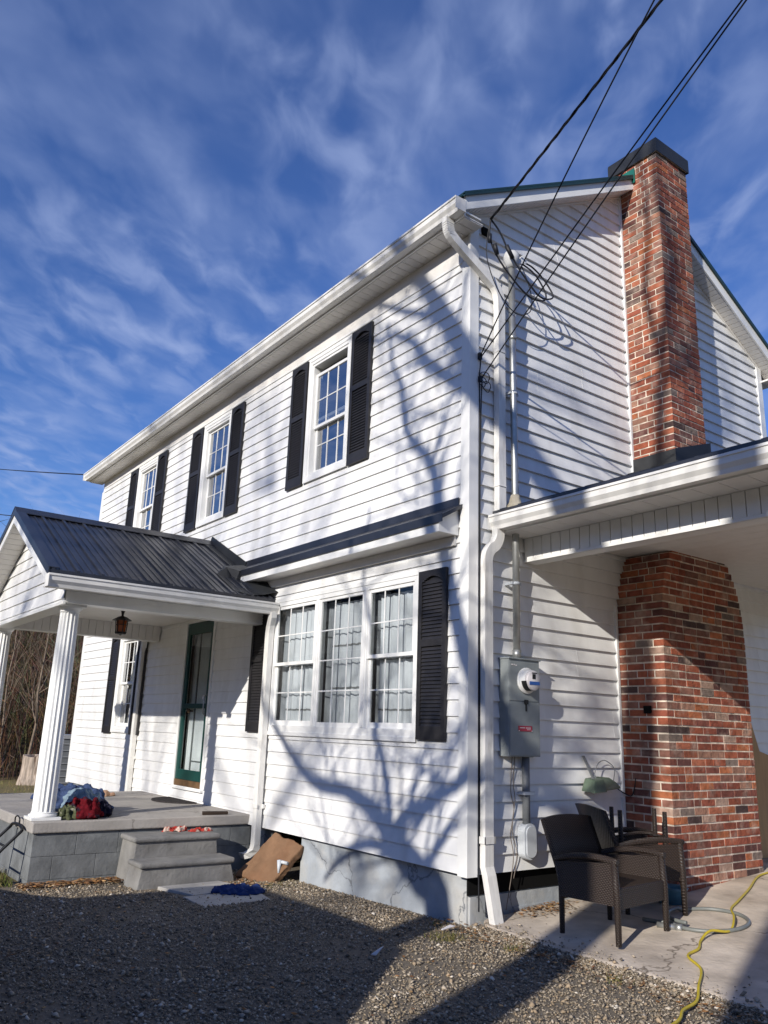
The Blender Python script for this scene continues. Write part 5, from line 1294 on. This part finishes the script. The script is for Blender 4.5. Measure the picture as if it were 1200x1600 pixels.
shade_tree(DT, [
    ([(0.87, zb0), (0.86, -2.5), (0.85, -0.4), (0.88, 0.6), (0.95, 1.6), (1.0, 2.6), (0.80, 3.22), (0.42, 3.66), (0.20, 3.9), (0.02, 4.15), (-0.20, 4.5), (-0.42, 4.85), (-0.66, 5.2), (-1.1, 5.8), (-1.3, 6.8)], (0.21, 0.06)),
    ([(0.30, 3.72), (0.03, 3.86), (-0.25, 4.07), (-0.55, 4.32), (-0.72, 4.54), (-0.83, 4.66), (-1.11, 4.83), (-1.45, 4.88), (-1.9, 5.1)], (0.085, 0.02)),
    ([(0.86, 0.15), (0.72, 0.62), (0.52, 0.91), (0.30, 1.12), (0.12, 1.43), (-0.03, 1.68), (-0.14, 1.95), (-0.25, 2.33), (-0.34, 2.68), (-0.39, 2.99), (-0.45, 3.25), (-0.55, 3.4), (-0.7, 3.56), (-0.84, 3.72), (-0.91, 3.97), (-0.94, 4.22), (-1.1, 4.51), (-1.2, 5.0)], (0.115, 0.02)),
    ([(-0.48, 3.30), (-0.34, 3.58), (-0.29, 3.73), (-0.20, 3.95), (-0.1, 4.3)], (0.03, 0.012)),
    ([(1.0, 2.6), (1.15, 3.3), (1.22, 4.3), (1.32, 5.5), (1.44, 6.4), (1.50, 7.0), (1.40, 7.8), (1.45, 8.6)], (0.085, 0.03)),
    ([(1.30, 5.3), (1.55, 5.9), (1.72, 6.6), (1.70, 7.4)], (0.05, 0.02)),
    ([(1.34, 5.7), (1.20, 6.6), (1.28, 7.4), (1.20, 8.3)], (0.05, 0.02)),
    ([(-0.3, 4.7), (-0.9, 5.0), (-1.6, 5.4), (-2.4, 5.6), (-3.2, 5.9)], (0.05, 0.015)),
], 5, 'bare tree with curving limbs standing behind the photographer', tw=0.62)
shade_tree(DT - 0.8, [
    ([(-0.22, -0.36 - kz * (DT - 0.8)), (-0.26, -2.6), (-0.33, -0.4), (-0.55, -0.09), (-0.78, 0.05), (-0.92, 0.2)], (0.16, 0.125)),
    ([(-0.90, 0.14), (-1.15, 0.33), (-1.34, 0.40), (-1.62, 0.47), (-2.05, 0.48), (-2.42, 0.63), (-2.84, 0.92), (-3.14, 1.2), (-3.3, 1.8)], (0.09, 0.02)),
    ([(-0.90, 0.14), (-0.74, 0.33), (-0.5, 0.44), (-0.24, 0.56), (0.04, 0.69), (0.5, 1.0), (0.9, 1.5), (1.1, 2.4)], (0.075, 0.02)),
    ([(-0.78, 0.04), (-1.2, 0.07), (-1.58, -0.05), (-1.77, -0.16), (-1.95, -0.31)], (0.06, 0.02)),
    ([(-0.92, 0.18), (-1.0, 0.6), (-1.2, 1.1), (-1.25, 1.8), (-1.45, 2.4), (-1.4, 3.1)], (0.05, 0.012)),
], 6, 'low forked bare tree standing behind the photographer, beside the parked car', tw=0.8)
shade_tree(9.0, [([(2.20, -0.36 - kz * 9.0), (2.22, -2.0), (2.25, 0.5), (2.3, 2.5), (2.5, 4.5), (2.6, 7)], (0.25, 0.10)),
                 ([(2.25, 1.5), (3.0, 3.0), (3.5, 5.0)], (0.12, 0.04))], 8, 'thick straight bare tree standing on the carport side', tw=0.12)
def far_shade(x, D, seed, label, h=11, r=0.16):
    rr = random.Random(seed); X = x + kx * D; B = (X, -D, gz(X, -D)); t = thing('shade_tree', label, 'tree', B); q = MB(); cr = MB(); pts = [Vector((rr.uniform(-.1, .1) * i, rr.uniform(-.1, .1) * i, h * i / 9)) for i in range(10)]
    q.tube(pts, [r * (1 - .085 * i) for i in range(10)], 8); q.build('trunk', M_bark, t)
    for i in range(4, 10):
        for _ in range(3):
            a = rr.random() * 6.28; grow(cr, pts[i], Vector((math.cos(a), math.sin(a), .6)), rr.uniform(1.6, 3.0), .05, 3, rr)
    cr.build('crown', M_bark, t)
far_shade(-6.2, 26, 71, 'distant bare tree across the yard behind the photographer, leftmost', 17, 0.05)
far_shade(-3.0, 24, 74, 'distant bare tree across the yard behind the photographer, middle', 16.5, 0.05)

# parked car that throws the wide shadow over the gravel
T9 = thing('parked_car', 'dark parked estate car behind the photographer, its shadow lies over the gravel', 'car', (-0.4, -5.2, -0.40))
prof = [(-3.05, -0.05), (-3.0, 0.36), (-2.1, 0.50), (-1.65, 0.62), (-0.95, 1.26), (-0.4, 1.36), (1.2, 1.36), (1.75, 1.26), (2.2, 0.80), (2.36, 0.62), (2.40, 0.05), (2.30, -0.12), (-2.95, -0.12)]
q = MB(); rings = []
for y, sc, dz in ((-6.10, 0.975, 0), (-6.0, 1.0, 0), (-4.42, 1.0, 0), (-4.30, 0.975, 0)):
    rings.append([(-0.3 + (x + 0.3) * sc, y, z if z < 0.6 else 0.6 + (z - 0.6) * (1 if sc == 1.0 else .96)) for x, z in prof])
q.ring_sweep(rings, smooth=False); tp(q.build('body', M_suv, bevel=0.03), T9)
q = MB()
for y in (-6.107, -4.293):
    q.prism([(-1.45, y, 0.66), (-0.9, y, 1.18), (0.1, y, 1.25), (0.1, y, 0.66)], (0, .004 if y > -5 else -.004, 0)); q.prism([(0.2, y, 0.66), (0.2, y, 1.25), (1.55, y, 1.20), (1.95, y, 0.70)], (0, .004 if y > -5 else -.004, 0))
tp(q.build('side_windows', M_black), T9)
for x in (-2.2, 1.6):
    for y in (-6.02, -4.44):
        q = MB(); q.lathe([(0.2, -.1), (0.31, -.1), (0.335, -.08), (0.335, .08), (0.31, .1), (0.2, .1)], c=(x, y, -0.07), n=28, axis='Y'); tp(q.build('wheel', M_tyre), T9)

# ------------------------------------------------------------------ gravel (individual stones in one mesh)
def gravel():
    n = 165000
    x = rng.uniform(-3.7, 3.2, n); y = rng.uniform(-3.9, 0.6, n)
    # keep only what can show: in front of the house, off the patio, denser near the camera side
    spill = (x > 0.1) & (y > 0.05) & (y < 0.6) & (rng.uniform(0, 1, n) < 0.30 * np.exp(-np.clip(y - 0.05, 0, 9) / 0.09))
    keep = (~((x > 0.02) & (y > 0.07)) | spill) & ~((y > 0.03) & (x < 0.1)) & ((x - 4.78)**2 + (y + 4.41)**2 > 1.5)
    keep &= ~((x < -3.38) & (y > -2.2)) & ~((x < -3.3) & (y < -2.3))
    keep &= ~((x > -3.4) & (x < -2.68) & (y > -1.46) & (y < -0.48))
    bald = np.sin(x*2.1 + 1 + np.sin(y*3)) * np.sin(y*2.7 + .5 + np.sin(x*1.7)) + 0.5*np.sin(x*6.3 + 2*np.sin(y*5))*np.sin(y*7.1); keep &= rng.uniform(0, 1, n) < np.clip(0.70 + 0.42 * bald, 0.12, 1)
    x, y = x[keep], y[keep]; n = len(x)
    xe = rng.uniform(0.05, 3.0, 9000); ye = rng.normal(0.0, 0.05, 9000); ke = ye < 0.075; x = np.concatenate([x, xe[ke]]); y = np.concatenate([y, ye[ke]]); n = len(x)
    onslab = ((x > -2.646) & (x < -1.689) & (y > -1.259) & (y < -0.614))
    k2 = ~onslab | (rng.uniform(0, 1, n) < 0.05); onslab = onslab[k2]; x, y = x[k2], y[k2]; n = len(x)
    z = np.array([(pz(b) + .002) if (a > 0.05 and b > 0.07) else gz(a, b) for a, b in zip(x, y)]) + np.where(onslab, 0.016, 0.0) + np.where((x > 0.05) & (y < 0.07), rng.uniform(0.2, 1, n) * 0.036 * np.exp(-((y - 0.03) / 0.07) ** 2), 0)
    s = rng.lognormal(math.log(0.0057), 0.50, n).clip(0.0035, 0.024)
    V0 = np.array([(1, 0, 0), (0.3, 0.9, 0.1), (-0.8, 0.5, 0), (-0.7, -0.6, 0.1), (0.4, -0.9, 0), (0.2, 0.1, 0.75), (0.0, 0.0, -0.5)], float)
    F0 = np.array([(0, 1, 5), (1, 2, 5), (2, 3, 5), (3, 4, 5), (4, 0, 5), (1, 0, 6), (2, 1, 6), (3, 2, 6), (4, 3, 6), (0, 4, 6)])
    a = rng.uniform(0, 6.28, n); ca, sa = np.cos(a), np.sin(a)
    V = V0[None] * (1 + rng.uniform(-.28, .28, (n, 7, 3))) * s[:, None, None]
    V[..., 1] *= rng.uniform(.6, 1.0, (n, 1)); V[..., 2] *= rng.uniform(.5, 1.0, (n, 1))
    tx = rng.normal(0, .35, n)[:, None]
    Vz = V[..., 2] + V[..., 0] * tx
    X = V[..., 0]*ca[:, None] - V[..., 1]*sa[:, None] + x[:, None]; Y = V[..., 0]*sa[:, None] + V[..., 1]*ca[:, None] + y[:, None]
    Z = Vz + (z + s * 0.25 + rng.uniform(0, .006, n))[:, None]
    verts = np.stack([X, Y, Z], -1).reshape(-1, 3).astype(np.float32)
    faces = (F0[None] + (np.arange(n) * 7)[:, None, None]).reshape(-1, 3).astype(np.int32)
    me = bpy.data.meshes.new('gravel'); me.vertices.add(len(verts)); me.vertices.foreach_set('co', verts.ravel())
    me.loops.add(faces.size); me.loops.foreach_set('vertex_index', faces.ravel())
    me.polygons.add(len(faces)); me.polygons.foreach_set('loop_start', np.arange(0, faces.size, 3, dtype=np.int32)); me.polygons.foreach_set('loop_total', np.full(len(faces), 3, np.int32))
    me.update(calc_edges=True)
    pal = np.array([(0.34, 0.30, 0.24), (0.25, 0.22, 0.18), (0.42, 0.375, 0.315), (0.14, 0.125, 0.11), (0.37, 0.30, 0.22), (0.50, 0.46, 0.40), (0.30, 0.245, 0.18), (0.68, 0.65, 0.60)])
    pi = rng.choice(8, n, p=[.22, .2, .16, .12, .12, .07, .085, .025]); c = pal[pi] * np.array([0.88, 0.83, 0.76]) * rng.uniform(.7, 1.2, (n, 1))
    cc = np.ones((n, 30, 4), np.float32); cc[..., :3] = c[:, None, :]
    ca_ = me.color_attributes.new('Col', 'FLOAT_COLOR', 'CORNER'); ca_.data.foreach_set('color', cc.ravel())
    o = bpy.data.objects.new('gravel', me); COL.objects.link(o)
    me.materials.append(mat('gravel_stone', (0.2, 0.2, 0.2), 0.85, 0.25, attr='Col')); tag(o, 'loose grey gravel covering the yard in front of the house', 'gravel', kind='stuff')
gravel()
def weeds():
    q = MB(); rr = random.Random(31)
    for cx, cy, n, sp in ((0.16, -0.33, 260, .07), (0.62, -0.12, 90, .05), (-0.2, -0.1, 60, .05), (1.4, -0.1, 70, .05), (-2.3, -0.25, 70, .08)):
        for _ in range(n):
            x, y = rr.gauss(cx, sp), rr.gauss(cy, sp); z = gz(x, y) + .004; h = rr.uniform(.012, .04); w_ = .003; a = rr.random()*6.28; lx, ly = rr.gauss(0, .02), rr.gauss(0, .02)
            q.quad((x - w_*math.cos(a), y - w_*math.sin(a), z), (x + w_*math.cos(a), y + w_*math.sin(a), z), (x + lx, y + ly, z + h), col=rr.choice([(0.10, 0.11, 0.03), (0.16, 0.15, 0.05), (0.24, 0.19, 0.09)]))
    o = q.build('weeds', M_brush); o['kind'] = 'stuff'; o['label'] = 'small green weeds in the gravel near the house corner'; o['category'] = 'weeds'
weeds()
# grass blades at the left
def grass():
    q = MB(); rr = random.Random(3)
    for _ in range(9000):
        if rr.random() < .45: x, y = rr.uniform(-4.6, -3.42), rr.uniform(-3.4, -2.26)
        else: x, y = rr.uniform(-17.5, -9), rr.uniform(-4, 4)
        if -3.75 < x and y > -2.3: continue
        z = gz(x, y); h = rr.uniform(.03, .09); a = rr.random()*6.28; w_ = .004; lx, ly = rr.gauss(0, .03), rr.gauss(0, .03)
        c = rr.choice([(0.10, 0.14, 0.03), (0.16, 0.17, 0.05), (0.30, 0.24, 0.11), (0.24, 0.19, 0.09)])
        q.quad((x - w_*math.cos(a), y - w_*math.sin(a), z), (x + w_*math.cos(a), y + w_*math.sin(a), z), (x + lx, y + ly, z + h), col=c)
    o = q.build('grass', M_brush); o['kind'] = 'stuff'; o['label'] = 'short winter grass left of the porch'; o['category'] = 'grass'
grass()
